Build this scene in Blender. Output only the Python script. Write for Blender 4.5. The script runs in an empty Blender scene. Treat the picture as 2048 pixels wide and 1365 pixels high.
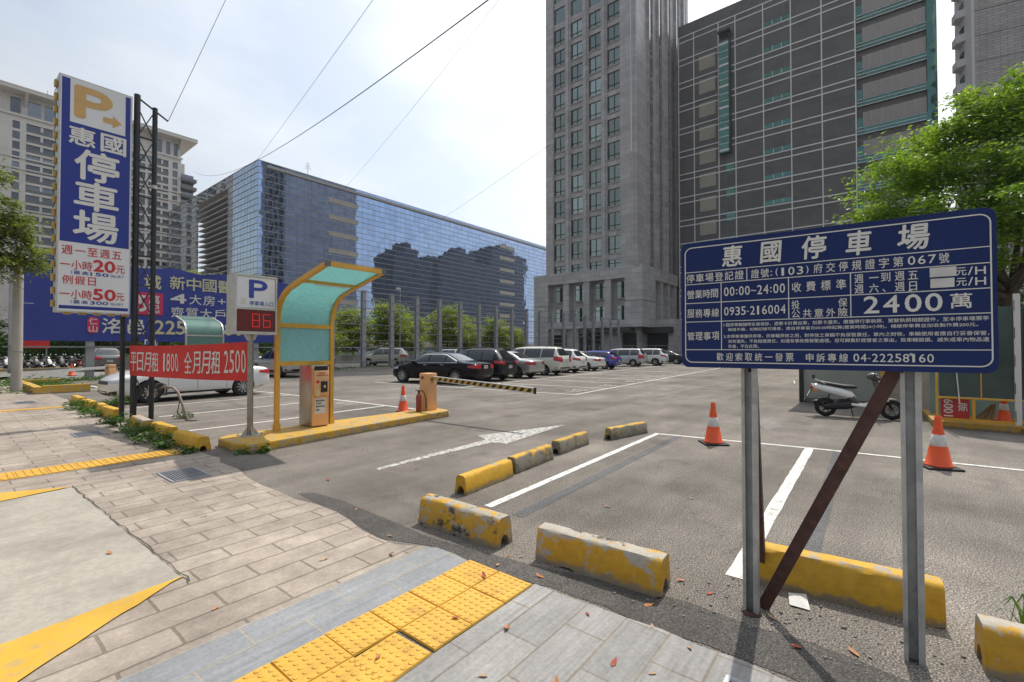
import bpy, bmesh, math, random
from mathutils import Vector, Matrix
from mathutils.bvhtree import BVHTree
R = math.radians
sc = bpy.context.scene
COL = sc.collection
random.seed(7)

# ---------------------------------------------------------------- camera, sky, sun, exposure
# world axes: +X runs from the street into the car park, +Y runs along the street, Z up
HEAD = R(38.63)
cam = bpy.data.cameras.new('camera'); cam.lens = 16.19; cam.sensor_width = 36; cam.clip_end = 3000; cam.clip_start = .05
co = bpy.data.objects.new('camera', cam); COL.objects.link(co)
co.location = (0, 0, 1.65)
co.rotation_euler = (R(90) + math.atan(15.5/921), 0, HEAD - R(90))
sc.camera = co
SUN_EL, SUN_AZ = R(58), R(7)          # azimuth measured from +X towards +Y
wd = bpy.data.worlds.new('World'); sc.world = wd; wd.use_nodes = True
nt = wd.node_tree; nt.nodes.clear()
def N(nt, t, **k):
    n = nt.nodes.new(t)
    for a, v in k.items():
        if a.startswith('i_'): n.inputs[int(a[2:])].default_value = v
        else: setattr(n, a, v)
    return n
def ramp(nt, stops):
    n = nt.nodes.new('ShaderNodeValToRGB'); e = n.color_ramp.elements
    while len(e) < len(stops): e.new(.5)
    for el, (p, c) in zip(e, stops):
        el.position = p; el.color = (c, c, c, 1) if not hasattr(c, '__len__') else (*c, 1)
    return n
sky = N(nt, 'ShaderNodeTexSky', sky_type='NISHITA', sun_disc=False, sun_elevation=SUN_EL, sun_rotation=R(90)-SUN_AZ, air_density=1.2, dust_density=2.5, ozone_density=1.0)
tc = N(nt, 'ShaderNodeTexCoord')
mp = N(nt, 'ShaderNodeMapping'); mp.inputs['Scale'].default_value = (1, 1, 2.2); mp.inputs['Location'].default_value = (1.3, .4, .2)
nt.links.new(tc.outputs['Generated'], mp.inputs['Vector'])
cn = N(nt, 'ShaderNodeTexNoise'); cn.inputs['Scale'].default_value = 1.5; cn.inputs['Detail'].default_value = 7; cn.inputs['Roughness'].default_value = .5
nt.links.new(mp.outputs[0], cn.inputs['Vector'])
cr = ramp(nt, [(.40, .40), (.62, .95)])
nt.links.new(cn.outputs['Fac'], cr.inputs['Fac'])
# clouds thicken and brighten towards the sun, which stands behind them
sd = N(nt, 'ShaderNodeVectorMath', operation='DOT_PRODUCT')
sd.inputs[1].default_value = (math.cos(SUN_EL)*math.cos(SUN_AZ), math.cos(SUN_EL)*math.sin(SUN_AZ), math.sin(SUN_EL))
nt.links.new(tc.outputs['Generated'], sd.inputs[0])
sr = N(nt, 'ShaderNodeMapRange'); sr.inputs[1].default_value = .15; sr.inputs[2].default_value = .95; sr.inputs[3].default_value = 2.5; sr.inputs[4].default_value = 11.0
nt.links.new(sd.outputs['Value'], sr.inputs[0])
cm = N(nt, 'ShaderNodeMix', data_type='RGBA', blend_type='MULTIPLY'); cm.inputs[0].default_value = 1
cm.inputs[6].default_value = (.93, .97, 1.0, 1)
nt.links.new(sr.outputs[0], cm.inputs[7])
mx = N(nt, 'ShaderNodeMix', data_type='RGBA')
nt.links.new(cr.outputs[0], mx.inputs[0]); nt.links.new(sky.outputs[0], mx.inputs[6]); nt.links.new(cm.outputs[2], mx.inputs[7])
bg = N(nt, 'ShaderNodeBackground'); bg.inputs['Strength'].default_value = .125
nt.links.new(mx.outputs[2], bg.inputs['Color'])
wo = N(nt, 'ShaderNodeOutputWorld'); nt.links.new(bg.outputs[0], wo.inputs[0])
sl = bpy.data.lights.new('sun', 'SUN'); sl.energy = 3.1; sl.angle = R(.6); sl.color = (1, .94, .85)
so = bpy.data.objects.new('sun', sl); COL.objects.link(so)
so.rotation_euler = Vector((math.cos(SUN_EL)*math.cos(SUN_AZ), math.cos(SUN_EL)*math.sin(SUN_AZ), math.sin(SUN_EL))).to_track_quat('Z', 'Y').to_euler()
sc.view_settings.view_transform = 'Standard'; sc.view_settings.look = 'None'; sc.view_settings.exposure = .34; sc.view_settings.gamma = 1
sc.render.engine = 'CYCLES'
sc.cycles.use_denoising = True
sc.cycles.max_bounces = 7; sc.cycles.transparent_max_bounces = 8; sc.cycles.caustics_reflective = False; sc.cycles.caustics_refractive = False

# ---------------------------------------------------------------- materials
def newmat(name):
    m = bpy.data.materials.new(name); m.use_nodes = True
    nt = m.node_tree; b = nt.nodes['Principled BSDF']
    return m, nt, b
def coords(nt, pos=False):
    if pos: return N(nt, 'ShaderNodeNewGeometry').outputs['Position']
    return N(nt, 'ShaderNodeTexCoord').outputs['Object']
def noise(nt, vec, scale, detail=4, rough=.6):
    n = N(nt, 'ShaderNodeTexNoise'); n.inputs['Scale'].default_value = scale; n.inputs['Detail'].default_value = detail; n.inputs['Roughness'].default_value = rough
    nt.links.new(vec, n.inputs['Vector']); return n
def mixc(nt, fac, a, b, mode='MIX'):
    n = N(nt, 'ShaderNodeMix', data_type='RGBA', blend_type=mode)
    for s, v in ((0, fac), (6, a), (7, b)):
        if isinstance(v, bpy.types.NodeSocket): nt.links.new(v, n.inputs[s])
        elif s == 0: n.inputs[0].default_value = v
        else: n.inputs[s].default_value = (*v, 1)
    return n.outputs[2]
def bumpn(nt, b, h, dist, strength=1.0):
    n = N(nt, 'ShaderNodeBump'); n.inputs['Distance'].default_value = dist; n.inputs['Strength'].default_value = strength
    nt.links.new(h, n.inputs['Height']); nt.links.new(n.outputs[0], b.inputs['Normal'])
def mat(name, col, rough=.55, metal=0, var=None, bump=None, spec=.5, coat=0, pos=False, emit=0, dirt=None):
    m, nt, b = newmat(name)
    b.inputs['Base Color'].default_value = (*col, 1); b.inputs['Roughness'].default_value = rough
    b.inputs['Metallic'].default_value = metal; b.inputs['Specular IOR Level'].default_value = spec
    b.inputs['Coat Weight'].default_value = coat; b.inputs['Coat Roughness'].default_value = .06
    if emit:
        b.inputs['Emission Color'].default_value = (*col, 1); b.inputs['Emission Strength'].default_value = emit
    out = None
    if var or bump or dirt: v = coords(nt, pos)
    if var:
        n = noise(nt, v, var[0]); r = ramp(nt, [(.3, 1-var[1]), (.7, 1+var[1])]); nt.links.new(n.outputs['Fac'], r.inputs['Fac'])
        out = mixc(nt, 1.0, col, r.outputs[0], 'MULTIPLY')
    if dirt:      # (colour, scale, lo, hi): worn or stained patches
        n = noise(nt, v, dirt[1], 8, .68); r = ramp(nt, [(dirt[2], 0), (dirt[3], 1)]); nt.links.new(n.outputs['Fac'], r.inputs['Fac'])
        out = mixc(nt, r.outputs[0], out if out else col, dirt[0])
    if out: nt.links.new(out, b.inputs['Base Color'])
    if bump:
        n = noise(nt, v, bump[0], 5); bumpn(nt, b, n.outputs['Fac'], bump[1])
    return m

def asphalt(name, base, tint2, stain=.3, speck=.5):
    m, nt, b = newmat(name); v = coords(nt, True)
    n1 = noise(nt, v, .35, 6, .62); r1 = ramp(nt, [(.32, 1-stain), (.68, 1+stain*.6)]); nt.links.new(n1.outputs['Fac'], r1.inputs['Fac'])
    n0 = noise(nt, v, 1.7, 5, .7); r0 = ramp(nt, [(.3, .82), (.7, 1.12)]); nt.links.new(n0.outputs['Fac'], r0.inputs['Fac'])
    c = mixc(nt, n1.outputs['Fac'], base, tint2)
    c = mixc(nt, 1.0, c, r1.outputs[0], 'MULTIPLY'); c = mixc(nt, 1.0, c, r0.outputs[0], 'MULTIPLY')
    n2 = noise(nt, v, 95, 2, .6); r2 = ramp(nt, [(.36, 1-speck), (.52, 1.0), (.68, 1+speck*1.7)]); nt.links.new(n2.outputs['Fac'], r2.inputs['Fac'])
    c = mixc(nt, 1.0, c, r2.outputs[0], 'MULTIPLY')
    n6 = noise(nt, v, 34, 3, .65); r6 = ramp(nt, [(.30, .72), (.5, 1.0), (.62, 1.05), (.70, 1.75)]); nt.links.new(n6.outputs['Fac'], r6.inputs['Fac']); c = mixc(nt, .75, c, mixc(nt, 1.0, c, r6.outputs[0], 'MULTIPLY'))
    # oil drips and darker wheel tracks running with the lane
    no = noise(nt, v, 1.05, 3, .5); ro = ramp(nt, [(.64, 1), (.73, .62)]); nt.links.new(no.outputs['Fac'], ro.inputs['Fac']); c = mixc(nt, .8, c, mixc(nt, 1.0, c, ro.outputs[0], 'MULTIPLY'))
    mt = N(nt, 'ShaderNodeMapping'); mt.inputs['Scale'].default_value = (.16, 1.5, 1); nt.links.new(v, mt.inputs['Vector'])
    ntk = noise(nt, mt.outputs[0], 1, 4, .6); rt_ = ramp(nt, [(.34, .80), (.6, 1.07)]); nt.links.new(ntk.outputs['Fac'], rt_.inputs['Fac']); c = mixc(nt, 1.0, c, rt_.outputs[0], 'MULTIPLY')
    # thin cracks
    vo = N(nt, 'ShaderNodeTexVoronoi', feature='DISTANCE_TO_EDGE'); vo.inputs['Scale'].default_value = .33
    nw = noise(nt, v, 1.3, 5, .7); va = N(nt, 'ShaderNodeVectorMath', operation='ADD'); nt.links.new(v, va.inputs[0]); nt.links.new(nw.outputs['Color'], va.inputs[1]); nt.links.new(va.outputs[0], vo.inputs['Vector'])
    rc = ramp(nt, [(.0, .55), (.006, 1.0)]); nt.links.new(vo.outputs['Distance'], rc.inputs['Fac'])
    c = mixc(nt, .55, c, mixc(nt, 1.0, c, rc.outputs[0], 'MULTIPLY'))
    nt.links.new(c, b.inputs['Base Color']); b.inputs['Roughness'].default_value = .85; b.inputs['Specular IOR Level'].default_value = .3
    bumpn(nt, b, n2.outputs['Fac'], .006, .8)
    return m

def paving(name, c1, c2, mortar, bw, rh, off=(0, 0), ms=.007, grain=(3, .25), streak=None, soft=.1, dirt=.35, bias=0):
    m, nt, b = newmat(name); v = coords(nt, True)
    mp = N(nt, 'ShaderNodeMapping'); mp.inputs['Location'].default_value = (off[0], off[1], 0); nt.links.new(v, mp.inputs['Vector'])
    br = N(nt, 'ShaderNodeTexBrick', offset=.5); br.inputs['Scale'].default_value = 1; br.inputs['Brick Width'].default_value = bw; br.inputs['Row Height'].default_value = rh
    br.inputs['Mortar Size'].default_value = ms; br.inputs['Mortar Smooth'].default_value = soft; br.inputs['Bias'].default_value = bias
    br.inputs['Color1'].default_value = (*c1, 1); br.inputs['Color2'].default_value = (*c2, 1); br.inputs['Mortar'].default_value = (*mortar, 1)
    nd = noise(nt, v, 9, 4); vm = N(nt, 'ShaderNodeVectorMath', operation='MULTIPLY_ADD'); nt.links.new(nd.outputs['Color'], vm.inputs[0]); vm.inputs[1].default_value = (.012, .012, 0); nt.links.new(mp.outputs[0], vm.inputs[2])
    nt.links.new(vm.outputs[0], br.inputs['Vector'])
    n = noise(nt, v, grain[0], 8, .7); r = ramp(nt, [(.3, 1-grain[1]), (.7, 1+grain[1]*.7)]); nt.links.new(n.outputs['Fac'], r.inputs['Fac'])
    c = mixc(nt, 1.0, br.outputs['Color'], r.outputs[0], 'MULTIPLY')
    n3 = noise(nt, v, .8, 6, .65); r3 = ramp(nt, [(.34, 1-dirt), (.62, 1.08)]); nt.links.new(n3.outputs['Fac'], r3.inputs['Fac'])
    c = mixc(nt, 1.0, c, r3.outputs[0], 'MULTIPLY')
    n4 = noise(nt, v, 42, 3, .7); r4 = ramp(nt, [(.3, .86), (.7, 1.12)]); nt.links.new(n4.outputs['Fac'], r4.inputs['Fac'])
    c = mixc(nt, 1.0, c, r4.outputs[0], 'MULTIPLY')
    if streak:      # brushed grain along one axis
        m2 = N(nt, 'ShaderNodeMapping'); m2.inputs['Scale'].default_value = (streak[0], streak[1], 1); nt.links.new(v, m2.inputs['Vector'])
        n5 = noise(nt, m2.outputs[0], 1, 3, .6); r5 = ramp(nt, [(.3, .84), (.7, 1.14)]); nt.links.new(n5.outputs['Fac'], r5.inputs['Fac'])
        c = mixc(nt, 1.0, c, r5.outputs[0], 'MULTIPLY')
    nt.links.new(c, b.inputs['Base Color']); b.inputs['Roughness'].default_value = .8; b.inputs['Specular IOR Level'].default_value = .3
    iv = N(nt, 'ShaderNodeMath', operation='SUBTRACT'); iv.inputs[0].default_value = 1; nt.links.new(br.outputs['Fac'], iv.inputs[1])
    ad = N(nt, 'ShaderNodeMath', operation='MULTIPLY_ADD'); nt.links.new(n.outputs['Fac'], ad.inputs[0]); ad.inputs[1].default_value = .25; nt.links.new(iv.outputs[0], ad.inputs[2])
    bumpn(nt, b, ad.outputs[0], .008, .8)
    return m

def worn_paint(name, paint, under, dark, lo, hi, dlo, dhi, top=0):
    """chipped road paint over weathered concrete; top > 0 wears the upper edge through first"""
    m, nt, b = newmat(name); v = coords(nt)
    oi = N(nt, 'ShaderNodeObjectInfo'); va = N(nt, 'ShaderNodeVectorMath', operation='ADD'); sx = N(nt, 'ShaderNodeMath', operation='MULTIPLY'); sx.inputs[1].default_value = 37
    nt.links.new(oi.outputs['Random'], sx.inputs[0]); nt.links.new(v, va.inputs[0]); nt.links.new(sx.outputs[0], va.inputs[1]); w = va.outputs[0]
    n1 = noise(nt, w, 7, 10, .74); f = n1.outputs['Fac']
    if top:
        sp = N(nt, 'ShaderNodeSeparateXYZ'); nt.links.new(v, sp.inputs[0])
        mr = N(nt, 'ShaderNodeMapRange'); mr.inputs[1].default_value = .19; mr.inputs[2].default_value = .26; mr.inputs[3].default_value = 0; mr.inputs[4].default_value = top; nt.links.new(sp.outputs['Z'], mr.inputs[0])
        a2 = N(nt, 'ShaderNodeMath', operation='ADD'); nt.links.new(f, a2.inputs[0]); nt.links.new(mr.outputs[0], a2.inputs[1]); f = a2.outputs[0]
    r1 = ramp(nt, [(lo, 0), (hi, 1)]); nt.links.new(f, r1.inputs['Fac'])
    nu = noise(nt, w, 26, 6, .7); un = mixc(nt, nu.outputs['Fac'], tuple(x*.6 for x in under), tuple(x*1.35 for x in under))
    n2 = noise(nt, w, 4.3, 10, .72); r2 = ramp(nt, [(dlo, 0), (dhi, 1)]); nt.links.new(n2.outputs['Fac'], r2.inputs['Fac'])
    n3 = noise(nt, w, 16, 6, .7); r3 = ramp(nt, [(.3, .8), (.7, 1.1)]); nt.links.new(n3.outputs['Fac'], r3.inputs['Fac'])
    pc = mixc(nt, 1.0, paint, r3.outputs[0], 'MULTIPLY')
    c = mixc(nt, r1.outputs[0], pc, un); c = mixc(nt, r2.outputs[0], c, dark)
    # splash-back grime above the ground line
    sp = N(nt, 'ShaderNodeSeparateXYZ'); nt.links.new(v, sp.inputs[0]); ng = noise(nt, w, 9, 6, .7)
    gm = N(nt, 'ShaderNodeMath', operation='MULTIPLY_ADD'); gm.inputs[1].default_value = .16; nt.links.new(ng.outputs['Fac'], gm.inputs[0]); 
    inv = N(nt, 'ShaderNodeMath', operation='MULTIPLY'); inv.inputs[1].default_value = -1; nt.links.new(sp.outputs['Z'], inv.inputs[0]); nt.links.new(inv.outputs[0], gm.inputs[2])
    rg = ramp(nt, [(.02, 0), (.05, .8)]); nt.links.new(gm.outputs[0], rg.inputs['Fac'])
    c = mixc(nt, rg.outputs[0], c, tuple(x*.55 for x in under))
    nt.links.new(c, b.inputs['Base Color']); b.inputs['Roughness'].default_value = .75
    bumpn(nt, b, n1.outputs['Fac'], .006, .7)
    return m

def leafmat(name, c1, c2, trans=.35, rough=.45, spec=.3):
    m, nt, b = newmat(name); v = coords(nt, True)
    n = noise(nt, v, 1.1, 4); n2 = noise(nt, v, 9, 3)
    r = ramp(nt, [(.35, 0), (.65, 1)]); nt.links.new(n.outputs['Fac'], r.inputs['Fac'])
    c = mixc(nt, r.outputs[0], c1, c2); r2 = ramp(nt, [(.3, .6), (.7, 1.35)]); nt.links.new(n2.outputs['Fac'], r2.inputs['Fac'])
    c = mixc(nt, 1.0, c, r2.outputs[0], 'MULTIPLY')
    nt.links.new(c, b.inputs['Base Color']); b.inputs['Roughness'].default_value = rough; b.inputs['Specular IOR Level'].default_value = spec
    t = N(nt, 'ShaderNodeBsdfTranslucent'); c2_ = mixc(nt, 1.0, c, (1.5, 1.6, .7), 'MULTIPLY'); nt.links.new(c2_, t.inputs['Color'])
    ms = N(nt, 'ShaderNodeMixShader'); ms.inputs[0].default_value = trans
    nt.links.new(b.outputs[0], ms.inputs[1]); nt.links.new(t.outputs[0], ms.inputs[2]); nt.links.new(ms.outputs[0], nt.nodes['Material Output'].inputs['Surface'])
    return m

def facade_glass(name, col, wob=.02, scale=.22, cell=None, rough=.02, rand=0):
    """mirror-coated curtain wall glass whose panes are each a little out of true"""
    m, nt, b = newmat(name); v = coords(nt, True)
    b.inputs['Base Color'].default_value = (*col, 1); b.inputs['Metallic'].default_value = 1; b.inputs['Roughness'].default_value = rough
    n = noise(nt, v, scale, 3, .5); h = n.outputs['Fac']
    bumpn(nt, b, h, wob, 1.0)
    if rand:      # every window a little different: blinds, tint, what stands behind
        oi = N(nt, 'ShaderNodeObjectInfo'); rr = ramp(nt, [(0, 1-rand), (.75, 1), (.8, 1+rand), (1, 1+rand*2)]); nt.links.new(oi.outputs['Random'], rr.inputs['Fac'])
        nt.links.new(mixc(nt, 1.0, col, rr.outputs[0], 'MULTIPLY'), b.inputs['Base Color'])
    if cell:
        vo = N(nt, 'ShaderNodeVectorMath', operation='SNAP'); vo.inputs[1].default_value = cell; nt.links.new(v, vo.inputs[0])
        wn = N(nt, 'ShaderNodeTexWhiteNoise', noise_dimensions='3D'); nt.links.new(vo.outputs[0], wn.inputs['Vector'])
        r = ramp(nt, [(0, .86), (1, 1.06)]); nt.links.new(wn.outputs['Value'], r.inputs['Fac'])
        nt.links.new(mixc(nt, 1.0, col, r.outputs[0], 'MULTIPLY'), b.inputs['Base Color'])
    return m

def stone(name, col, bw, rh, joint=.02, axis='YZ', var=.12, dark=.6):
    m, nt, b = newmat(name); v = coords(nt, True)
    sp = N(nt, 'ShaderNodeSeparateXYZ'); nt.links.new(v, sp.inputs[0]); cb = N(nt, 'ShaderNodeCombineXYZ')
    ad = N(nt, 'ShaderNodeMath', operation='ADD'); nt.links.new(sp.outputs['X'], ad.inputs[0]); nt.links.new(sp.outputs['Y'], ad.inputs[1])
    nt.links.new(ad.outputs[0], cb.inputs[0]); nt.links.new(sp.outputs['Z'], cb.inputs[1])
    br = N(nt, 'ShaderNodeTexBrick', offset=0 if axis == 'grid' else .5); br.inputs['Scale'].default_value = 1; br.inputs['Brick Width'].default_value = bw; br.inputs['Row Height'].default_value = rh; br.inputs['Mortar Size'].default_value = joint
    br.inputs['Color1'].default_value = (*[x*(1-var) for x in col], 1); br.inputs['Color2'].default_value = (*[x*(1+var) for x in col], 1); br.inputs['Mortar'].default_value = (*[x*dark for x in col], 1)
    nt.links.new(cb.outputs[0], br.inputs['Vector'])
    n = noise(nt, v, .35, 6, .7); r = ramp(nt, [(.3, .84), (.7, 1.1)]); nt.links.new(n.outputs['Fac'], r.inputs['Fac'])
    nt.links.new(mixc(nt, 1.0, br.outputs['Color'], r.outputs[0], 'MULTIPLY'), b.inputs['Base Color']); b.inputs['Roughness'].default_value = .45
    return m

# ---------------------------------------------------------------- mesh helpers
class MB:
    def __init__(s): s.v = []; s.f = []; s.mi = []
    def add(s, vs, fs, mi=0):
        o = len(s.v); s.v += [tuple(p) for p in vs]; s.f += [tuple(i+o for i in f) for f in fs]; s.mi += [mi]*len(fs); return s
    def box(s, x0, x1, y0, y1, z0, z1, mi=0):
        return s.add([(x0,y0,z0),(x1,y0,z0),(x1,y1,z0),(x0,y1,z0),(x0,y0,z1),(x1,y0,z1),(x1,y1,z1),(x0,y1,z1)], [(3,2,1,0),(4,5,6,7),(0,1,5,4),(1,2,6,5),(2,3,7,6),(3,0,4,7)], mi)
    def cbox(s, c, d, rz=0, bev=0, M=None, mi=0):
        bm = bmesh.new(); bmesh.ops.create_cube(bm, size=1)
        bmesh.ops.scale(bm, vec=d, verts=bm.verts)
        if bev: bmesh.ops.bevel(bm, geom=bm.edges[:], offset=bev, segments=2, affect='EDGES', profile=.6)
        X = Matrix.Translation(c) @ Matrix.Rotation(rz, 4, 'Z')
        if M is not None: X = Matrix.Translation(c) @ M.to_4x4()
        bmesh.ops.transform(bm, matrix=X, verts=bm.verts); bm.verts.index_update()
        s.add([v.co[:] for v in bm.verts], [[v.index for v in f.verts] for f in bm.faces], mi); bm.free(); return s
    def bar(s, a, b, w, h, up=(0,0,1), mi=0):
        a, b = Vector(a), Vector(b); d = (b-a); L = d.length; d.normalize(); u = Vector(up)
        if abs(d.dot(u)) > .98: u = Vector((1,0,0))
        r = d.cross(u).normalized(); u = r.cross(d)
        p = [a+r*x*w/2+u*y*h/2 for x, y in ((-1,-1),(1,-1),(1,1),(-1,1))]; q = [v+d*L for v in p]
        return s.add(p+q, [(3,2,1,0),(4,5,6,7),(0,1,5,4),(1,2,6,5),(2,3,7,6),(3,0,4,7)], mi)
    def prism(s, poly, ext, mi=0):
        n = len(poly); e = Vector(ext); p = [Vector(x) for x in poly]; q = [x+e for x in p]
        return s.add(p+q, [tuple(range(n))[::-1], tuple(range(n, 2*n))]+[(i, (i+1) % n, n+(i+1) % n, n+i) for i in range(n)], mi)
    def poly(s, pts, mi=0): return s.add(pts, [tuple(range(len(pts)))], mi)
    def tube(s, pts, r, n=8, caps=True, mi=0):
        pts = [Vector(p) for p in pts]; rs = r if hasattr(r, '__len__') else [r]*len(pts); o = len(s.v); m = len(pts); fr = None; vs = []
        for i, p in enumerate(pts):
            d = (pts[min(i+1, m-1)]-pts[max(i-1, 0)]).normalized()
            if fr is None: fr = d.orthogonal().normalized()
            fr = (fr-d*fr.dot(d)).normalized(); t = d.cross(fr)
            vs += [p+(fr*math.cos(2*math.pi*k/n)+t*math.sin(2*math.pi*k/n))*rs[i] for k in range(n)]
        fs = [(i*n+k, i*n+(k+1) % n, (i+1)*n+(k+1) % n, (i+1)*n+k) for i in range(m-1) for k in range(n)]
        if caps: fs += [tuple(range(n))[::-1], tuple(range((m-1)*n, m*n))]
        return s.add(vs, fs, mi)
    def lathe(s, prof, n=24, c=(0,0,0), axis='Z', mi=0):
        vs = []
        for r, z in prof:
            for k in range(n):
                a = 2*math.pi*k/n; x, y = r*math.cos(a), r*math.sin(a)
                vs.append((c[0]+x, c[1]+y, c[2]+z) if axis == 'Z' else (c[0]+x, c[1]+z, c[2]-y) if axis == 'Y' else (c[0]+z, c[1]+x, c[2]+y))
        m = len(prof); fs = [(i*n+k, i*n+(k+1) % n, (i+1)*n+(k+1) % n, (i+1)*n+k) for i in range(m-1) for k in range(n)]
        return s.add(vs, fs, mi)
    def loft(s, rings, closed=True, caps=True, mi=0):
        n = len(rings[0]); vs = [p for r in rings for p in r]; k2 = n if closed else n-1
        fs = [(i*n+k, i*n+(k+1) % n, (i+1)*n+(k+1) % n, (i+1)*n+k) for i in range(len(rings)-1) for k in range(k2)]
        if caps: fs += [tuple(range(n))[::-1], tuple(range((len(rings)-1)*n, len(rings)*n))]
        return s.add(vs, fs, mi)
    def mesh(s, name):
        me = bpy.data.meshes.new(name); me.from_pydata([tuple(v) for v in s.v], [], s.f); me.update(); return me
    def build(s, name, mats, parent=None, smooth=None, world=False, fix=True, loc=None):
        if world and parent is not None:
            Mi = ROOT[parent.name].inverted(); s.v = [tuple(Mi @ Vector(v)) for v in s.v]
        if loc is not None and parent is None: s.v = [tuple(Vector(v)-Vector(loc)) for v in s.v]
        me = s.mesh(name); ms = mats if isinstance(mats, (list, tuple)) else [mats]
        for m in ms: me.materials.append(m)
        if len(ms) > 1: me.polygons.foreach_set('material_index', s.mi)
        if fix and len(s.f) < 30000:
            bm = bmesh.new(); bm.from_mesh(me); bmesh.ops.recalc_face_normals(bm, faces=bm.faces); bm.to_mesh(me); bm.free()
        if smooth is not None:
            me.polygons.foreach_set('use_smooth', [True]*len(me.polygons))
            if smooth < 180: me.set_sharp_from_angle(angle=R(smooth))
        return link(name, me, parent, loc)
ROOT = {}
def link(name, me, parent=None, loc=None):
    o = bpy.data.objects.new(name, me); COL.objects.link(o)
    if parent is not None: o.parent = parent; ROOT[o.name] = ROOT[parent.name]
    else:
        ROOT[o.name] = Matrix.Translation(loc) if loc is not None else Matrix()
        if loc is not None: o.location = loc
    return o
def tag(o, label=None, cat=None, group=None, kind=None):
    if label: o['label'] = label
    if cat: o['category'] = cat
    if group: o['group'] = group
    if kind: o['kind'] = kind
    return o
def thing(name, label, cat, loc=(0,0,0), rz=0, group=None):
    o = bpy.data.objects.new(name, None); COL.objects.link(o); o.location = loc; o.rotation_euler = (0,0,rz); o.empty_display_size = .2
    ROOT[o.name] = Matrix.Translation(loc) @ Matrix.Rotation(rz, 4, 'Z')
    return tag(o, label, cat, group)
KIDS = {}
def copy_tree(o, loc=None, rz=None, label=None, group=None, scale=None, parent=None, swap=None):
    c = o.copy(); COL.objects.link(c); c.parent = parent
    if swap and c.data and c.data.name.split('.')[0] in swap and o.type == 'MESH':
        c.data = c.data.copy(); c.data.materials[0] = swap[o.data.name.split('.')[0]]
    if loc is not None: c.location = loc
    if rz is not None: c.rotation_euler = (0,0,rz)
    if scale is not None: c.scale = scale if hasattr(scale, '__len__') else (scale,)*3
    if label: c['label'] = label
    if group: c['group'] = group
    for ch in [x for x in o.children]: copy_tree(ch, parent=c, swap=swap)
    return c
def struct(name, mb, m, smooth=None): return tag(mb.build(name, m, smooth=smooth), kind='structure')

# ---------------------------------------------------------------- lettering (built-in font, turned into flat meshes)
GL = {}; TPB = None
def glyphs(t, bold=0.0, res=3):
    k = (t, res)
    if k not in GL:
        c = bpy.data.curves.new('t', 'FONT'); c.body = t; c.resolution_u = res
        o = bpy.data.objects.new('t', c); m = bpy.data.meshes.new_from_object(o)
        vs = [tuple(v.co) for v in m.vertices]; fs = [tuple(p.vertices) for p in m.polygons]
        bpy.data.objects.remove(o); bpy.data.curves.remove(c); bpy.data.meshes.remove(m)
        xs = [v[0] for v in vs]; ys = [v[1] for v in vs]
        GL[k] = (vs, fs, (min(xs), max(xs), min(ys), max(ys)))
    return GL[k]
def write(mb, P, t, x0, x1, y0, y1, bold=0.0, res=3, lift=.003, fit=True, shear=0):
    """letters fitted into the box x0..x1, y0..y1 of the plane P = (origin, right, up)"""
    vs, fs, (a, b, c, d) = glyphs(t, bold, res); O, U, V = P; n = U.cross(V)
    if t == '1' and x1-x0 > .25*(y1-y0): q = (x1-x0)*.28; x0, x1 = x0+q*.7, x1-q*1.3
    sx, sy = (x1-x0)/max(b-a, 1e-6), (y1-y0)/max(d-c, 1e-6); w = 0 if t == '1' and P is not TPB else bold*.62
    # heavier strokes: the same glyph laid again with small shifts
    for q, (ex, ey) in enumerate(((0,0),) if bold <= 0 else ((0,0),(w,0),(-w,0),(0,w),(0,-w))):
        out = []
        for x, y, _ in vs:
            u = x0+(x-a)*sx+ex*min(sx,sy); v = y0+(y-c)*sy+ey*min(sx,sy)
            out.append(O+U*(u+shear*(v-y0))+V*v+n*(lift+.00025*q))
        mb.add(out, fs)
def spread(mb, P, t, x0, x1, y0, y1, w=None, **k):
    """each character in its own cell"""
    n = len(t); cw = (x1-x0)/n if n == 1 or w is None else w
    for i, ch in enumerate(t):
        if ch == ' ': continue
        cx = x0+(x1-x0-cw)*(i/(n-1) if n > 1 else 0)
        g = glyphs(ch, k.get('bold', 0), k.get('res', 3))[2]
        # keep small marks small
        fh = min(1, (g[3]-g[2])/.86) if ord(ch) > 0x2e80 else 1; fw = min(1, (g[1]-g[0])/.86) if ord(ch) > 0x2e80 else 1
        if ord(ch) > 0x2e80:
            yc = (g[2]+g[3])/2; yy = y0+(y1-y0)*((yc+.08)/.9); hh = (y1-y0)*fh/2
            yy = min(max(yy, y0+hh), y1-hh); xc = cx+cw*((g[0]+g[1])/2)/1.0 if g[1] <= 1.05 else cx+cw/2; ww = cw*.94*fw/2
            write(mb, P, ch, xc-ww, xc+ww, yy-hh, yy+hh, **k)
        else:
            write(mb, P, ch, cx+cw*.12, cx+cw*.88, y0, y1, **k)
def digits(mb, P, t, x0, x1, y0, y1, bold=.012):
    ws = [.55 if c in ':-' else 1 for c in t]; k = (x1-x0)/sum(ws); x = x0; h = y1-y0
    for c, w in zip(t, ws):
        a, b = x, x+k*w; x = b; m = (a+b)/2
        if c == ':':
            for z in (.22, .62): rect(mb, P, m-.07*h, m+.07*h, y0+h*(z-.07), y0+h*(z+.07), .003)
        elif c == '-': rect(mb, P, a+.1*k, b-.1*k, y0+h*.36, y0+h*.46, .003)
        elif c == '~': write(mb, P, c, a+.05*k, b-.05*k, y0+h*.36, y0+h*.52, bold)
        else: write(mb, P, c, a+.12*k, b-.1*k, y0, y1, bold)
def plane(o, u, v): return (Vector(o), Vector(u).normalized(), Vector(v).normalized())
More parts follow.
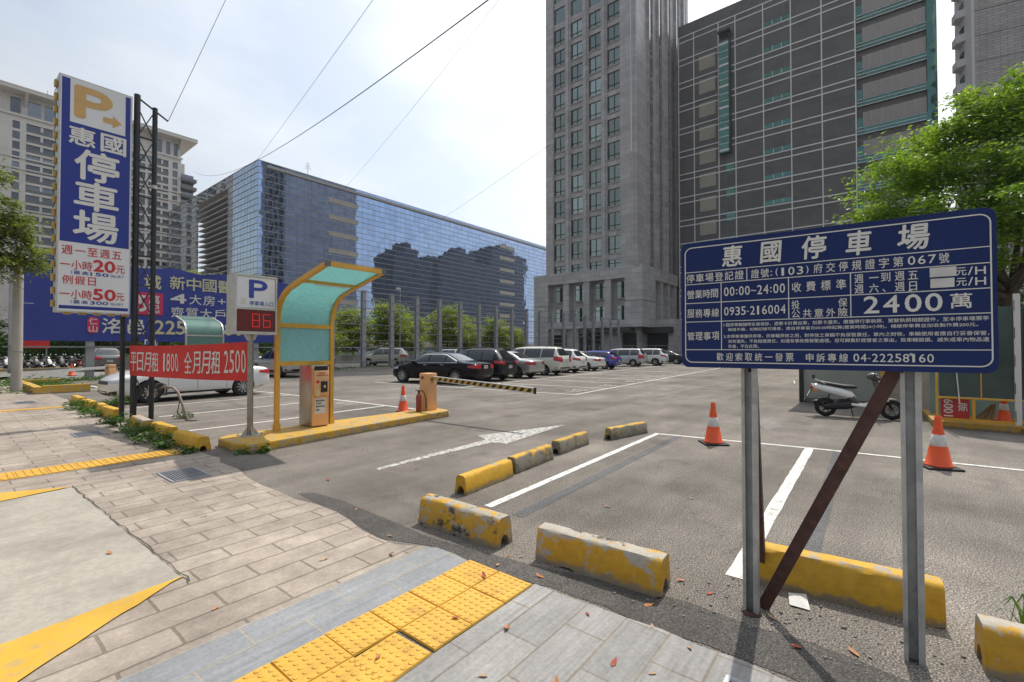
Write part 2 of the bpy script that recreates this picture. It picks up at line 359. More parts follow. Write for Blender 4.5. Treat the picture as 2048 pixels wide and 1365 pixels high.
def rect(mb, P, x0, x1, y0, y1, lift=.002, mi=0):
    O, U, V = P; n = U.cross(V); mb.add([O+U*x+V*y+n*lift for x, y in ((x0,y0),(x1,y0),(x1,y1),(x0,y1))], [(0,1,2,3)], mi)
def rrect(mb, P, x0, x1, y0, y1, r, lift=.002, seg=6, th=None):
    O, U, V = P; n = U.cross(V)
    def ring(x0, x1, y0, y1, r):
        out = []
        for cx, cy, a in ((x1-r,y0+r,-90),(x1-r,y1-r,0),(x0+r,y1-r,90),(x0+r,y0+r,180)):
            for i in range(seg+1):
                t = R(a+90*i/seg); out.append((cx+r*math.cos(t), cy+r*math.sin(t)))
        return out
    a = ring(x0, x1, y0, y1, r)
    if th is None: mb.poly([O+U*x+V*y+n*lift for x, y in a])
    else:
        b = ring(x0+th, x1-th, y0+th, y1-th, max(r-th, .001)); m = len(a)
        mb.add([O+U*x+V*y+n*lift for x, y in a+b], [(i, (i+1) % m, m+(i+1) % m, m+i) for i in range(m)])
# ================================================================ materials in use
M_asph = asphalt('asphalt', (.172,.151,.129), (.22,.197,.171), .36, .7)
M_asph_dark = asphalt('dark_asphalt_patch', (.085,.078,.07), (.11,.1,.092), .2, .45)
M_asph_road = asphalt('road_asphalt', (.2,.19,.175), (.24,.225,.21), .15, .3)
M_patch = asphalt('tar_strip', (.11,.11,.112), (.14,.14,.142), .15, .25)
M_paver_old = paving('weathered_pavers', (.405,.342,.285), (.345,.29,.24), (.22,.182,.146), .6, .248, (0, -3.05+.248*20), .009, (5, .24), dirt=.34)
M_paver_blue = paving('blue_grey_pavers', (.285,.29,.297), (.25,.257,.268), (.36,.32,.25), .58, .232, (.02, -2.507+.232*20), .006, (4, .12), (1.2, 22), dirt=.16)
M_paver_light = paving('light_grey_pavers', (.335,.322,.305), (.28,.27,.26), (.25,.215,.17), .55, .262, (.1, -1.9+.262*20+.145), .006, (4, .14), (1.5, 34), dirt=.16)
M_conc = mat('ramp_concrete', (.375,.342,.288), .85, var=(22,.12), bump=(60,.004), pos=True, dirt=((.235,.21,.175), 1.05, .46, .70))
M_yel_paint = mat('yellow_road_paint', (.60,.35,.035), .75, var=(2,.16), pos=True, dirt=((.36,.28,.15), 9, .52, .74))
M_white_paint = mat('white_road_paint', (.66,.65,.61), .75, pos=True, dirt=((.26,.24,.22), 11, .5, .68))
M_white_worn = mat('worn_white_road_paint', (.6,.59,.55), .75, pos=True, dirt=((.2,.185,.17), 14, .40, .58))
M_tact = mat('tactile_tile_yellow', (.62,.35,.045), .6, var=(2.4,.1), pos=True, dirt=((.36,.20,.03), 6, .52, .75))
M_steel_galv = mat('galvanised_steel', (.44,.44,.43), .5, .35, var=(9,.2), dirt=((.2,.2,.2), 5, .55, .75))
M_steel_grey = mat('grey_painted_steel', (.36,.36,.375), .5, 0, var=(2,.12), dirt=((.24,.19,.16), 2.5, .62, .8))
M_rail = mat('rail_steel', (.27,.275,.28), .5, .2, var=(1.5,.15))
M_rust = mat('dark_rusted_steel', (.075,.032,.026), .6, .1, var=(14,.35), bump=(60,.002), dirt=((.16,.06,.03), 9, .58, .72))
M_black_steel = mat('black_painted_steel', (.018,.018,.02), .4, 0, var=(6,.3))
M_stain = mat('brushed_stainless', (.42,.39,.34), .32, .9, var=(3,.1))
M_alu = mat('aluminium_frame', (.5,.49,.45), .4, .5, var=(6,.1), dirt=((.3,.25,.2), 9, .6, .8))
M_white_panel = mat('white_sign_face', (.68,.69,.70), .4, var=(.9,.05))
M_signblue = mat('sign_blue', (.008,.022,.112), .5, var=(2,.12), dirt=((.016,.034,.125), 6, .6, .85), spec=.3)
M_tallblue = mat('light_box_blue', (.014,.03,.25), .38, var=(1,.07))
M_letter_white = mat('white_lettering', (.68,.67,.63), .55)
M_letter_red = mat('red_lettering', (.52,.025,.03), .5)
M_letter_blue = mat('blue_lettering', (.03,.06,.32), .5)
M_gold = mat('faded_orange_lettering', (.58,.36,.13), .5, var=(4,.08))
M_yel_steel = mat('yellow_painted_steel', (.66,.36,.045), .42, 0, var=(3,.1), dirt=((.42,.2,.04), 8, .62, .78))
M_teal = None
M_orange_box = mat('pale_orange_paint', (.70,.39,.19), .45, var=(2.5,.07), dirt=((.55,.30,.15), 6, .6, .85))
M_black = mat('black_plastic', (.016,.016,.017), .45)
M_rubber = mat('black_rubber', (.014,.014,.015), .75, var=(20,.3))
M_grey_pl = mat('grey_plastic', (.13,.13,.135), .5)
M_red = mat('red_paint', (.45,.03,.025), .4, dirt=((.3,.05,.03), 9, .55, .75))
M_cone = mat('orange_cone_plastic', (.82,.10,.02), .45, var=(4,.1), dirt=((.5,.09,.03), 7, .62, .85))
M_reflect = mat('reflective_white_band', (.62,.6,.57), .5, var=(30,.2))
M_redfab = mat('red_banner_cloth', (.60,.028,.022), .7, var=(1.3,.12))
M_paper = mat('white_paper', (.6,.59,.56), .8, var=(9,.12))
M_wire = mat('black_cable', (.02,.02,.022), .6)

def translucent_panel(name, col, t=.45):
    m, nt, b = newmat(name); v = coords(nt)
    n = noise(nt, v, 14, 6, .7); r = ramp(nt, [(.3, .88), (.7, 1.1)]); nt.links.new(n.outputs['Fac'], r.inputs['Fac'])
    c = mixc(nt, 1.0, col, r.outputs[0], 'MULTIPLY'); nt.links.new(c, b.inputs['Base Color']); b.inputs['Roughness'].default_value = .3
    tr = N(nt, 'ShaderNodeBsdfTranslucent'); nt.links.new(c, tr.inputs['Color']); ms = N(nt, 'ShaderNodeMixShader'); ms.inputs[0].default_value = t
    nt.links.new(b.outputs[0], ms.inputs[1]); nt.links.new(tr.outputs[0], ms.inputs[2]); nt.links.new(ms.outputs[0], nt.nodes['Material Output'].inputs['Surface'])
    return m
M_teal = translucent_panel('teal_fibreglass', (.40,.70,.70), .55)
M_teal_dark = translucent_panel('dark_green_fibreglass', (.20,.36,.32), .4)

# ================================================================ ground
random.seed(3)
struct('ground', MB().poly([(-560,-560,0),(560,-560,0),(560,560,0),(-560,560,0)]), M_asph)
def ragged(x, y0, y1, step, amp):
    out = []; y = y0
    while y < y1: out.append((x+random.uniform(-amp, amp), y)); y += step
    return out+[(x, y1)]
def rag(pts, step=.09, amp=.009):
    out = []
    for a, b in zip(pts, pts[1:]+pts[:1]):
        a, b = Vector(a), Vector(b); n = max(1, int((b-a).length/step))
        for i in range(n): p = a.lerp(b, i/n); out.append((p.x+random.uniform(-amp,amp), p.y+random.uniform(-amp,amp)))
    return out
def sheet(name, pts, z, m): return struct(name, MB().poly([(x, y, z) for x, y in pts]), m)
edge = [(2.58,2.975)]+[(x+random.uniform(-.04,.04), y) for x, y in [(2.46,3.2),(2.42,3.45),(2.45,3.7),(2.5,4.0),(2.54,4.3),(2.58,4.65),(2.52,5.0),(2.47,5.4),(2.5,5.9),(2.53,6.3),(2.57,6.9),(2.6,7.5)]]+ragged(2.66, 7.8, 70, .45, .06)
sheet('pavement', [(-9,2.975)]+edge+[(-9,70)], .004, M_paver_old)
sheet('blue_pavement', [(-9,2.507),(2.60,2.507),(2.62,2.7),(2.61,2.88),(2.56,2.975),(-9,2.975)], .006, M_paver_blue)
e2 = [(2.64,1.9)]+[(2.66+random.uniform(-.02,.03), 1.9-.22*i) for i in range(1, 30)]
sheet('light_pavement', [(-9,1.9)]+e2[:1]+e2[1:]+[(-9,e2[-1][1])], .006, M_paver_light)
sheet('asphalt_edge_strip', [(2.6,2.97),(2.61,2.5),(2.64,1.9)]+[(2.68+random.uniform(-.02,.02), 1.8-.2*i) for i in range(22)]+[(3.05+.04*math.sin(i*1.3), -2.4+.25*i) for i in range(1, 13)]+[(3.08,1.0),(2.98,1.6),(2.86,2.1),(2.78,2.6),(2.72,3.1),(2.75,3.8),(2.78,4.6),(2.72,5.1),(2.6,5.2),(2.56,4.65),(2.5,4.0),(2.44,3.4)], .003, M_asph_dark)
sheet('road', [(-200,35.6),(300,36.8),(300,45.5),(-200,45.5)], .004, M_asph_road)
sheet('driveway_ramp', [(1.03,7.5),(1.13,3.93),(.24,3.81),(-1,3.62),(-9,2.99),(-9,7.2),(.45,7.38)], .010, M_conc)
sheet('ramp_marking', rag([(1.14,3.95),(1.0,3.93),(.24,3.815),(-.6,3.70),(-.6,2.985),(-.1,2.985),(.28,3.34),(.66,3.62)]), .014, M_yel_paint)
sheet('ramp_marking', rag([(1.03,7.52),(.45,7.40),(-2,7.0),(-2,8.9),(.48,7.83)]), .014, M_yel_paint)
# thin cracked joint along the ramp edge
mb = MB(); yy = 7.55; xs = 1.035; pp = []
for i in range(40):
    t = i/39; pp.append((1.035+.11*t+random.uniform(-.012,.012), 7.55-3.75*t))
mb.add([(x-.002-.006*random.random(), y, .018) for x, y in pp]+[(x+.002+.007*random.random(), y, .018) for x, y in pp], [(i, 40+i, 41+i, i+1) for i in range(39)])
struct('joint_crack', mb, mat('crack_dirt', (.07,.06,.05), .9))

# tactile paving: warning tiles with domes, far strips with bars
mb = MB()
def tile(mb, cx, cy, rot=0, z=.006):
    c, s = math.cos(rot), math.sin(rot); T = lambda x, y: (cx+x*c-y*s, cy+x*s+y*c)
    h = .148
    b = [T(-h,-h), T(h,-h), T(h,h), T(-h,h)]; t = [T(-h+.004,-h+.004), T(h-.004,-h+.004), T(h-.004,h-.004), T(-h+.004,h-.004)]
    mb.add([(x, y, z) for x, y in b]+[(x, y, z+.012) for x, y in t], [(0,1,5,4),(1,2,6,5),(2,3,7,6),(3,0,4,7),(4,5,6,7)])
    for i in range(6):
        for j in range(6):
            x, y = T(-.124+.0496*i, -.124+.0496*j); k = 10
            rg = [[(x+r*math.cos(2*math.pi*a/k), y+r*math.sin(2*math.pi*a/k), z+.0121+dz) for a in range(k)] for r, dz in ((.0165,0),(.0145,.0035),(.009,.0048))]
            mb.loft(rg, caps=False); mb.poly(rg[-1])
for i in range(12):
    for j in range(2):
        if (i, j) == (3, 0): tile(mb, 2.46-.3*i-.03, 2.055-.015, R(2.5), .009)
        else: tile(mb, 2.46-.3*i+random.uniform(-.003,.003), 2.055+.3*j+random.uniform(-.003,.003), R(random.uniform(-.6,.6)))
struct('tactile_paving', mb, M_tact, smooth=35)
mb = MB()
for x0, y0, n, dy in ((2.45,8.55,14,.5),(2.3,17.85,14,.4)):
    for i in range(n):
        cx = x0-.15-.3*i; mb.box(cx-.148, cx+.148, y0, y0+dy, .004, .014)
        for k in range(4): mb.box(cx-.11+.073*k-.013, cx-.11+.073*k+.013, y0+.03, y0+dy-.03, .0142, .020)
struct('tactile_paving', mb, M_tact)

# painted lines
def lines(name, segs, z=.004, m=M_white_paint, w=.1):
    mb = MB()
    for k, s in enumerate(segs):
        a, b = Vector((s[0], s[1], 0)), Vector((s[2], s[3], 0)); ww = s[4] if len(s) > 4 else w
        d = (b-a).normalized(); n = Vector((-d.y, d.x, 0))*ww/2; zz = z+.0011*(k % 4)
        nn = max(2, int((b-a).length/.22)); L = []; Rr = []
        for i in range(nn+1):
            p = a.lerp(b, i/nn); L.append(p+n*random.uniform(.9, 1.06)); Rr.append(p-n*random.uniform(.9, 1.06))
        mb.add([(p.x, p.y, zz) for p in L]+[(p.x, p.y, zz) for p in Rr], [(i, nn+1+i, nn+2+i, i+1) for i in range(nn)])
    return struct(name, mb, m)
lines('bay_marking', [(3.62,3.22,8.8,3.4),(8.75,3.42,9.06,.96,.09),(9.06,.96,9.25,-2.2,.09),(9.25,-2.2,9.5,-6,.09),(9.02,.93,3.62,.84,.125)])
lines('tar_patch', [(3.6,2.81,8.75,2.98,.13),(9.15,.53,4.0,.46,.15)], .003, M_patch)
segs = [(14.36,8.58,66,12.65)]
for k in range(17): segs.append((14.36+3.08*k, 8.6+.243*k, 14.36+3.08*k-.5, 14.0+.09*3.08*k))
segs += [(13.9,13.9,66,18.4)]
for k in range(17): segs.append((13.86+3.08*k, 14.0+.265*k, 13.5+3.08*k, 19.4+.265*k))
lines('bay_marking', segs, .004)
lines('bay_marking', [(3.4,13.66,7.9,13.85),(3.2,10.86,5.2,10.86),(3.4,16.26,7.9,16.4),(3.4,19.1,7.8,19.1),(8.2,10.0,8.1,14.4),(8.1,14.4,7.8,19.0),(5.2,10.88,8.2,11.2),(8.2,8.75,8.35,9.4),(8.2,10.0,8.3,8.7),(4.3,28.7,4.35,25.2),(7.8,19.0,7.3,26),(3.8,21.9,7.5,22.0),(3.8,24.8,7.4,24.9)], .004)
lines('bay_marking', [(27.9,2.9,33,3.3),(27.9,2.9,27.95,.9),(33,3.3,38,3.7),(22.0,2.1,27.9,2.9,.07),(25.6,3.2,27.8,3.5,.05)], .004)
# bay numbers painted on the ground
mb = MB()
for k in range(8):
    x, y = 15.8+3.08*k, 9.35+.243*k
    write(mb, plane((x, y, 0), (-1,-.08,0), (.08,-1,0)), str(31-k), -.45, .45, -.3, .3, .02, 2, .0055)
for x, y, t in ((7.75,12.6,'13'),(7.6,17.2,'14')): write(mb, plane((x, y, 0), (0,1,0), (-1,0,0)), t, -.3, .3, -.2, .2, .02, 2, .0055)
struct('bay_numbers', mb, M_white_worn)
# entrance arrow, worn
mb = MB()
A = [(3.8,5.44),(5.0,5.52),(6.25,5.60),(6.45,5.98),(8.55,5.36),(6.2,5.08),(6.15,5.34),(5.0,5.37),(3.77,5.34)]
mb.poly([(x, y, .0042) for x, y in A[::-1]]); struct('arrow_marking', mb, M_white_worn)
mb = MB(); mb.poly([(x, y, .003) for x, y in [(10.5,1.8),(11.8,2.3),(12.4,2.15),(11.3,1.6)]]); struct('asphalt_patch', mb, M_asph_road)

# ================================================================ wheel stops
M_stop = {'fresh': worn_paint('stop_paint_fresh', (.60,.34,.025), (.34,.31,.27), (.05,.045,.035), .60, .66, .66, .76, .06),
          'worn': worn_paint('stop_paint_worn', (.56,.30,.02), (.40,.36,.30), (.055,.05,.04), .545, .585, .60, .66, .16),
          'bad': worn_paint('stop_paint_flaking', (.54,.30,.025), (.36,.33,.27), (.05,.045,.035), .53, .58, .545, .61, .10),
          'side': worn_paint('stop_paint_mossy', (.58,.33,.025), (.22,.20,.155), (.08,.075,.05), .38, .47, .50, .64, -.4)}
def stop_mesh(mb, L, W, H, seed):
    rnd = random.Random(seed); hw, tw = W/2, W/2*.70; c = .028; r = .052
    out = [(-hw,0)]+[(-hw*.97,H*.25),(-tw-.004,H-c),(-tw+c*.4,H-c*.25),(-tw+c,H),(tw-c,H),(tw-c*.4,H-c*.25),(tw+.004,H-c),(hw*.97,H*.25)]+[(hw,0)]
    arch = [(r*math.cos(R(a)), .035+r*1.25*math.sin(R(a))) for a in range(0, 181, 20)]
    prof = out+[(r,0)]+arch+[(-r,0)]
    n = 16; rings = []
    for i in range(n+1):
        x = -L/2+L*i/n; ring = []
        e = .006 if i in (0, n) else 0
        for (y, z) in prof:
            j = rnd.uniform(-.0025,.0025)
            if rnd.random() < .05 and z > .8*H: j -= .008
            zz = z+(j if z > .01 else 0); zz += .02 if z < .01 and rnd.random() < .12 and abs(y) > .06 else 0
            ring.append((x, y*(1-e*3)+j*.6, zz*(1-e)))
        rings.append(ring)
    return mb.loft(rings)
def wheel_stop(x, y, rz, L, style, label, group, W=.215, H=.25, tilt=0, seed=1):
    o = stop_mesh(MB(), L, W, H, seed).build('wheel_stop', M_stop[style], smooth=32)
    o.location = (x, y, -.004); o.rotation_euler = (0, tilt, rz)
    return tag(o, label, 'wheel stop', group)
GR = 'yellow wheel stops beside the entrance lane'
wheel_stop(2.985, 2.95, R(91), .96, 'bad', 'flaking yellow concrete wheel stop at the lane corner with mossy black sides', GR, seed=1)
wheel_stop(3.08, 1.64, R(93), .98, 'worn', 'yellow wheel stop with a white worn top nearest the tactile tiles', GR, seed=2)
wheel_stop(3.78, .22, R(95), 1.0, 'fresh', 'solid yellow wheel stop behind the two sign posts', GR, seed=3)
wheel_stop(3.48, -.88, R(94), .98, 'worn', 'chipped yellow wheel stop cut off at the lower right corner', GR, seed=4, H=.24)
GL_ = 'wheel stops lining the entrance lane'
for i, (x0, x1, y, st, lb) in enumerate([(3.73,4.66,3.76,'fresh','bright yellow wheel stop, first along the lane from the street'),(4.78,5.76,3.87,'side','second wheel stop along the lane, yellow top and streaked grey side'),
        (6.06,7.06,4.0,'side','third wheel stop along the lane with a pale concrete side'),(7.62,8.74,3.76,'side','last wheel stop along the lane, set apart by a gap')]):
    wheel_stop((x0+x1)/2, y, R((4,4,3,-11)[i]), x1-x0, st, lb, GL_, .18, .22, seed=10+i)
GE = 'yellow wheel stops along the pavement edge'
for i, (y0, y1, lb) in enumerate([(8.5,9.5,'yellow wheel stop at the pavement edge nearest the parking sign island'),(10.05,11.0,'faded yellow wheel stop among weeds, second from the sign island'),(11.35,12.4,'pale topped yellow wheel stop just in front of the black lattice mast'),
        (14.0,15.1,'large yellow wheel stop just behind the tall sign mast'),(15.35,16.1,'small yellow wheel stop second behind the mast'),(16.5,17.6,'yellow wheel stop half sunk in weeds, third behind the mast'),(18.0,19.2,'farthest yellow wheel stop at the street edge')]):
    wheel_stop(2.68+.02*math.sin(i*2), (y0+y1)/2, R(90+random.uniform(-3,3)), y1-y0, 'fresh' if i not in (2,) else 'worn', lb, GE, .24, .24, seed=20+i)

# ================================================================ leaves, paper, grates
random.seed(12)
M_dry = [mat('dry_leaf_red', (.35,.07,.03), .6), mat('dry_leaf_orange', (.42,.17,.06), .6), mat('dry_leaf_tan', (.38,.24,.13), .6)]
lf = MB().add([(0,0,0),(.03,.018,.006),(.07,.012,.004),(.095,0,.014),(.07,-.014,.008),(.03,-.018,.001),(.045,0,-.004)], [(0,6,1),(1,6,2),(2,6,3),(3,6,4),(4,6,5),(5,6,0)])
lm = []
for m in M_dry:
    me = lf.mesh('fallen_leaf'); me.materials.append(m); lm.append(me)
LV = [(2.55,1.45,'red'),(2.75,1.9),(2.72,2.3),(2.45,2.2),(1.9,1.25),(2.9,2.25),(2.88,2.32),(2.65,1.05),(2.62,.85),(2.95,1.98),(1.5,2.1),(2.3,3.1),(2.0,2.0),(2.7,4.2),(2.5,3.4),(3.3,.9),(3.35,1.1),(3.2,.5),(3.0,.35),(2.4,.55),(1.95,3.4),(3.25,2.9),(1.1,3.3),(2.85,3.3),(4.1,5.0),(4.4,2.2),(5.2,1.6),(3.1,5.4),(.9,4.8),(1.7,5.2),(3.5,7.0),(3.1,.1),(4.4,6.6),(3.42,1.35),(2.15,1.75),(1.75,1.55),(2.2,1.1),(2.85,1.2),(2.3,.9),(6.1,1.2)]
wl = ('dry curled leaf lying on the grey pavers by the lane', 'dry curled leaf lying on the asphalt by the wheel stops')
for i, p in enumerate(LV):
    o = link('fallen_leaf', lm[i % 3]); o.location = (p[0], p[1], .010 if p[0] < 2.62 else .006); o.rotation_euler = (random.uniform(-.15,.15), random.uniform(-.25,.1), random.uniform(0, 6.3)); o.scale = (random.uniform(.45,.85),)*3
    if 1.85 < p[1] < 2.52 and p[0] < 2.62: o.location.z = .026
    tag(o, wl[0] if p[0] < 2.62 else wl[1], 'leaf', 'leaves fallen on the pavers' if p[0] < 2.62 else 'leaves fallen on the asphalt')
mb = MB().add([(3.45,.36,.008),(3.63,.40,.022),(3.6,.5,.012),(3.44,.47,.01),(3.53,.43,.03)], [(0,1,4),(1,2,4),(2,3,4),(3,0,4)])
tag(mb.build('crumpled_paper', M_paper), 'crumpled white paper on the asphalt between the sign posts', 'paper')
mb = MB()
for i in range(180):
    x, y = random.gauss(3.25, .25), random.uniform(-.9, 1.6); s = random.uniform(.004,.013); mb.cbox((x, y, s*.4), (s, s*1.3, s), random.uniform(0,6))
tag(mb.build('gravel', mat('grit', (.2,.19,.17), .9, var=(30,.4), pos=True)), 'loose grit scattered along the lane edge under the sign', 'grit', kind='stuff')
M_grate = mat('galvanised_grate', (.34,.36,.38), .45, .5, var=(4,.12))
def grate(x0, x1, y0, y1, label):
    t = thing('drain_grate', label, 'drain grate', ((x0+x1)/2, (y0+y1)/2, .005), 0, 'drain grates set in the pavement')
    w, h = (x1-x0)/2, (y1-y0)/2
    fr = MB().box(-w,w,-h,-h+.025,0,.012).box(-w,w,h-.025,h,0,.012).box(-w,-w+.025,-h+.025,h-.025,0,.012).box(w-.025,w,-h+.025,h-.025,0,.012); fr.build('frame', M_grate, t)
    b = MB(); n = int(2*w/.03)
    for i in range(n): x = -w+.03+(2*w-.06)*i/(n-1); b.box(x-.005, x+.005, -h+.026, h-.026, .001, .010)
    for i in range(4): y = -h+.1+(2*h-.2)*i/3; b.box(-w+.026, w-.026, y-.004, y+.004, .0005, .0085)
    b.build('bars', M_grate, t); MB().box(-w+.025,w-.025,-h+.025,h-.025,-.003,.0001).build('pit', M_black, t)
grate(1.83,2.26,6.8,7.45,'steel drain grate nearest the concrete ramp'); grate(1.64,2.08,11.65,12.25,'steel drain grate in front of the tall sign'); grate(1.5,1.95,20,20.8,'farthest steel drain grate in the pavement')
grate(2.02,2.5,.12,.62,'drain grate at the bottom edge near the left sign post')

# ================================================================ information board on two posts
bt = thing('information_board', 'large blue car park notice board with white writing on two steel posts', 'sign', (3.07,1.02,0))
u = Vector((math.cos(R(94.5)), math.sin(R(94.5)), 0))*-1          # reading direction, left to right
up = Vector((0,0,1)); nrm = u.cross(up)
O = Vector((3.13,.27,1.53))+u*-.753
P = (O, u, up)
def bb(f, name, m, **k): mb = MB(); f(mb); return mb.build(name, m, bt, world=True, **k)
def plate(mb):
    a = []; r = .045
    for cx, cy, s in ((1.47-r,r,-90),(1.47-r,.81-r,0),(r,.81-r,90),(r,r,180)):
        for i in range(7): t = R(s+15*i); a.append(O+u*(cx+r*math.cos(t))+up*(cy+r*math.sin(t)))
    mb.prism([p-nrm*.025 for p in a], nrm*.025)
board = bb(plate, 'board', M_signblue)
def bl(mb):
    rrect(mb, P, .022, 1.452, .03, .78, .045, .002, 8, .006)
    def h(y, x0=.026, x1=1.448, w=.0045): rect(mb, P, x0, x1, y-w/2, y+w/2)
    def v(x, y0, y1, w=.0045): rect(mb, P, x-w/2, x+w/2, y0, y1, .0024)
    h(.617); h(.538); h(.415); h(.294); h(.114)
    v(.388,.54,.615); v(.242,.116,.536); v(.607,.296,.536); v(.90,.296,.536)
bb(bl, 'ruled_lines', M_letter_white, fix=False)
def bw(mb):
    for ch, x0, x1, y0, y1 in (('惠',.25,.357,.636,.762),('國',.463,.565,.637,.76),('停',.672,.785,.636,.765),('車',.88,.988,.634,.765),('場',1.10,1.222,.636,.766)): write(mb, P, ch, x0, x1, y0, y1, .036, shear=.06)
    B = .012
    spread(mb, P, '停車場登記證', .032, .372, .55, .604, .052, bold=B)
    spread(mb, P, '證號', .41, .508, .55, .602, .046, bold=B); write(mb, P, ':', .517, .523, .556, .585, .02)
    for t, x0, x1 in (('(',.542,.553),('1',.566,.596),('0',.607,.637),('3',.65,.68),(')',.695,.706)): write(mb, P, t, x0, x1, .552, .598, B)
    spread(mb, P, '府交停規證字第', .73, 1.125, .551, .604, .044, bold=B)
    for t, x0 in (('0',1.142),('6',1.182),('7',1.222)): write(mb, P, t, x0, x0+.029, .556, .6, B)
    write(mb, P, '號', 1.24+.022, 1.30, .552, .604, B)
    spread(mb, P, '營業時間', .036, .226, .445, .5, .046, bold=B); digits(mb, P, '00:00~24:00', .255, .592, .45, .505)
    spread(mb, P, '收費標準', .622, .882, .45, .506, .048, bold=B)
    for t, x in (('週',.916),('一',.98),('到',1.03),('週',1.087),('五',1.14)): spread(mb, P, t, x, x+.042, .478, .526, bold=B)
    for t, x in (('週',.916),('六',.98),('、',1.035),('週',1.087),('日',1.14)): spread(mb, P, t, x, x+.042, .422, .47, bold=B)
    for y in (.484, .432):
        spread(mb, P, '元', 1.324, 1.363, y, y+.04, bold=B); write(mb, P, '/', 1.367, 1.385, y, y+.04, B); write(mb, P, 'H', 1.393, 1.43, y, y+.038, B)
    spread(mb, P, '服務專線', .036, .23, .322, .376, .046, bold=B); digits(mb, P, '0935-216004', .255, .594, .328, .38)
    spread(mb, P, '投', .62, .662, .352, .4, bold=B); spread(mb, P, '保', .842, .886, .352, .4, bold=B); spread(mb, P, '公共意外險', .62, .886, .3, .348, .044, bold=B)
    for t, x0 in (('2',.957),('4',1.04),('0',1.128),('0',1.208)): write(mb, P, t, x0, x0+.064, .312, .402, .02)
    write(mb, P, '萬', 1.302, 1.38, .322, .396, .02)
    spread(mb, P, '管理事項', .036, .23, .176, .228, .046, bold=B)
    for t, x0, x1, y in (('1.臨停車輛隨時妥善保存，憑票卡計費出車，如票卡遺失，應攜帶行車執照、駕駛執照相關證件，至本停車場票亭',.255,1.438,.258),
            ('驗證手續，如無記錄可稽者，應自停車當日00:00時起算(營業時間24小時)，補繳停車費並加收製作費200元。',.281,1.40,.227),
            ('2.本停車場僅供停車，供車輛停放之用，對停放之車輛不負保管責任，車內之財物，車輛使用者應自行妥善保管，',.255,1.438,.186),
            ('如有遺失，不負賠償責任，如遇有事故應報警處理。但可歸責於經營者之事由，致車輛毀損、滅失或車內物品遺',.281,1.438,.155),('失者，不在此限。',.281,.45,.124)):
        write(mb, P, t, x0, x1, y, y+.0225, .012, 2)
    spread(mb, P, '歡迎索取統一發票', .212, .63, .046, .094, .042, bold=B); spread(mb, P, '申訴專線', .686, .886, .046, .094, .042, bold=B); digits(mb, P, '04-22258160', .905, 1.24, .05, .093)
bb(bw, 'lettering', M_letter_white, fix=False)
bb(lambda mb: (rect(mb, P, 1.226, 1.326, .484, .532, .0045), rect(mb, P, 1.228, 1.318, .429, .476, .0045)), 'white_sticker', M_paper, fix=False)
def post(x, y, name):
    mb = MB()      # pressed steel channel post: a box section with a folded lip
    for i, (dx0, dx1, dy0, dy1) in enumerate(((-.022,.026,-.043,-.039),(-.022,.026,.039,.043),(.022,.026,-.039,.039),(-.026,-.022,-.043,-.016),(-.026,-.022,.024,.043))): mb.box(x+dx0, x+dx1, y+dy0, y+dy1, 0, 2.30)
    o = mb.build(name, M_steel_galv, bt, world=True); return o
post(3.205,.645,'post'); post(3.245,-.125,'post')
mb = MB().lathe([(.06,0),(.055,.012),(.03,.02)], 12, (3.205,.645,0)); mb.build('base_plate', M_rust, bt, world=True)
mb = MB()
for y in (.645,-.125):
    for z in (1.62,1.95,2.24): mb.tube([(3.12+(.645-y)*.05,y,z),(3.26,y,z)], .008, 8)
mb.build('bolt', M_steel_galv, bt, world=True)
def angle_brace(mb, a, b, w=.05, up=(0,0,1)):
    a, b = Vector(a), Vector(b); d = (b-a).normalized(); r = d.cross(Vector(up)).normalized(); q = r.cross(d)
    mb.bar(a, b, w, .005, up); mb.bar(a+r*w/2+q*(w/2-.0025), b+r*w/2+q*(w/2-.0025), .005, w, up)
mb = MB(); angle_brace(mb, (3.30,.60,0), (3.22,-.075,1.56), .066, (1,0,0)); mb.build('diagonal_brace', M_rust, bt, world=True)
mb = MB(); angle_brace(mb, (3.72,.655,0), (3.235,.612,1.56), .045, (0,1,0)); mb.build('rear_brace', M_rust, bt, world=True)
mb = MB()
for _ in range(14): mb.cbox((3.3+random.gauss(0,.03), .6+random.gauss(0,.03), .008), (.03,.02,.014), random.random()*6)

# ================================================================ entrance island
isl = worn_paint('island_paint', (.56,.32,.03), (.33,.29,.22), (.10,.08,.05), .5, .58, .58, .7)
def island(mb):
    a = [(2.98,8.12),(3.12,7.72),(3.3,7.72),(5.2,7.93),(7.8,8.2),(7.95,8.42),(7.95,8.75),(7.7,8.95),(5.2,8.98),(3.2,8.92),(3.0,8.75)]
    c = Vector((5.4,8.4)); top = [(c+(Vector(p)-c)*.992) for p in a]
    n = len(a); mb.add([(x, y, -.01) for x, y in a]+[(x, y, .12) for x, y in a]+[(p.x, p.y, .145) for p in top], [(i, (i+1) % n, n+(i+1) % n, n+i) for i in range(n)]+[(n+i, n+(i+1) % n, 2*n+(i+1) % n, 2*n+i) for i in range(n)]+[tuple(range(2*n, 3*n))])
mb = MB(); island(mb); tag(mb.build('traffic_island', isl, loc=(5.4,8.4,0)), 'long low concrete island with worn yellow paint in the entrance', 'traffic island')
IZ = .145
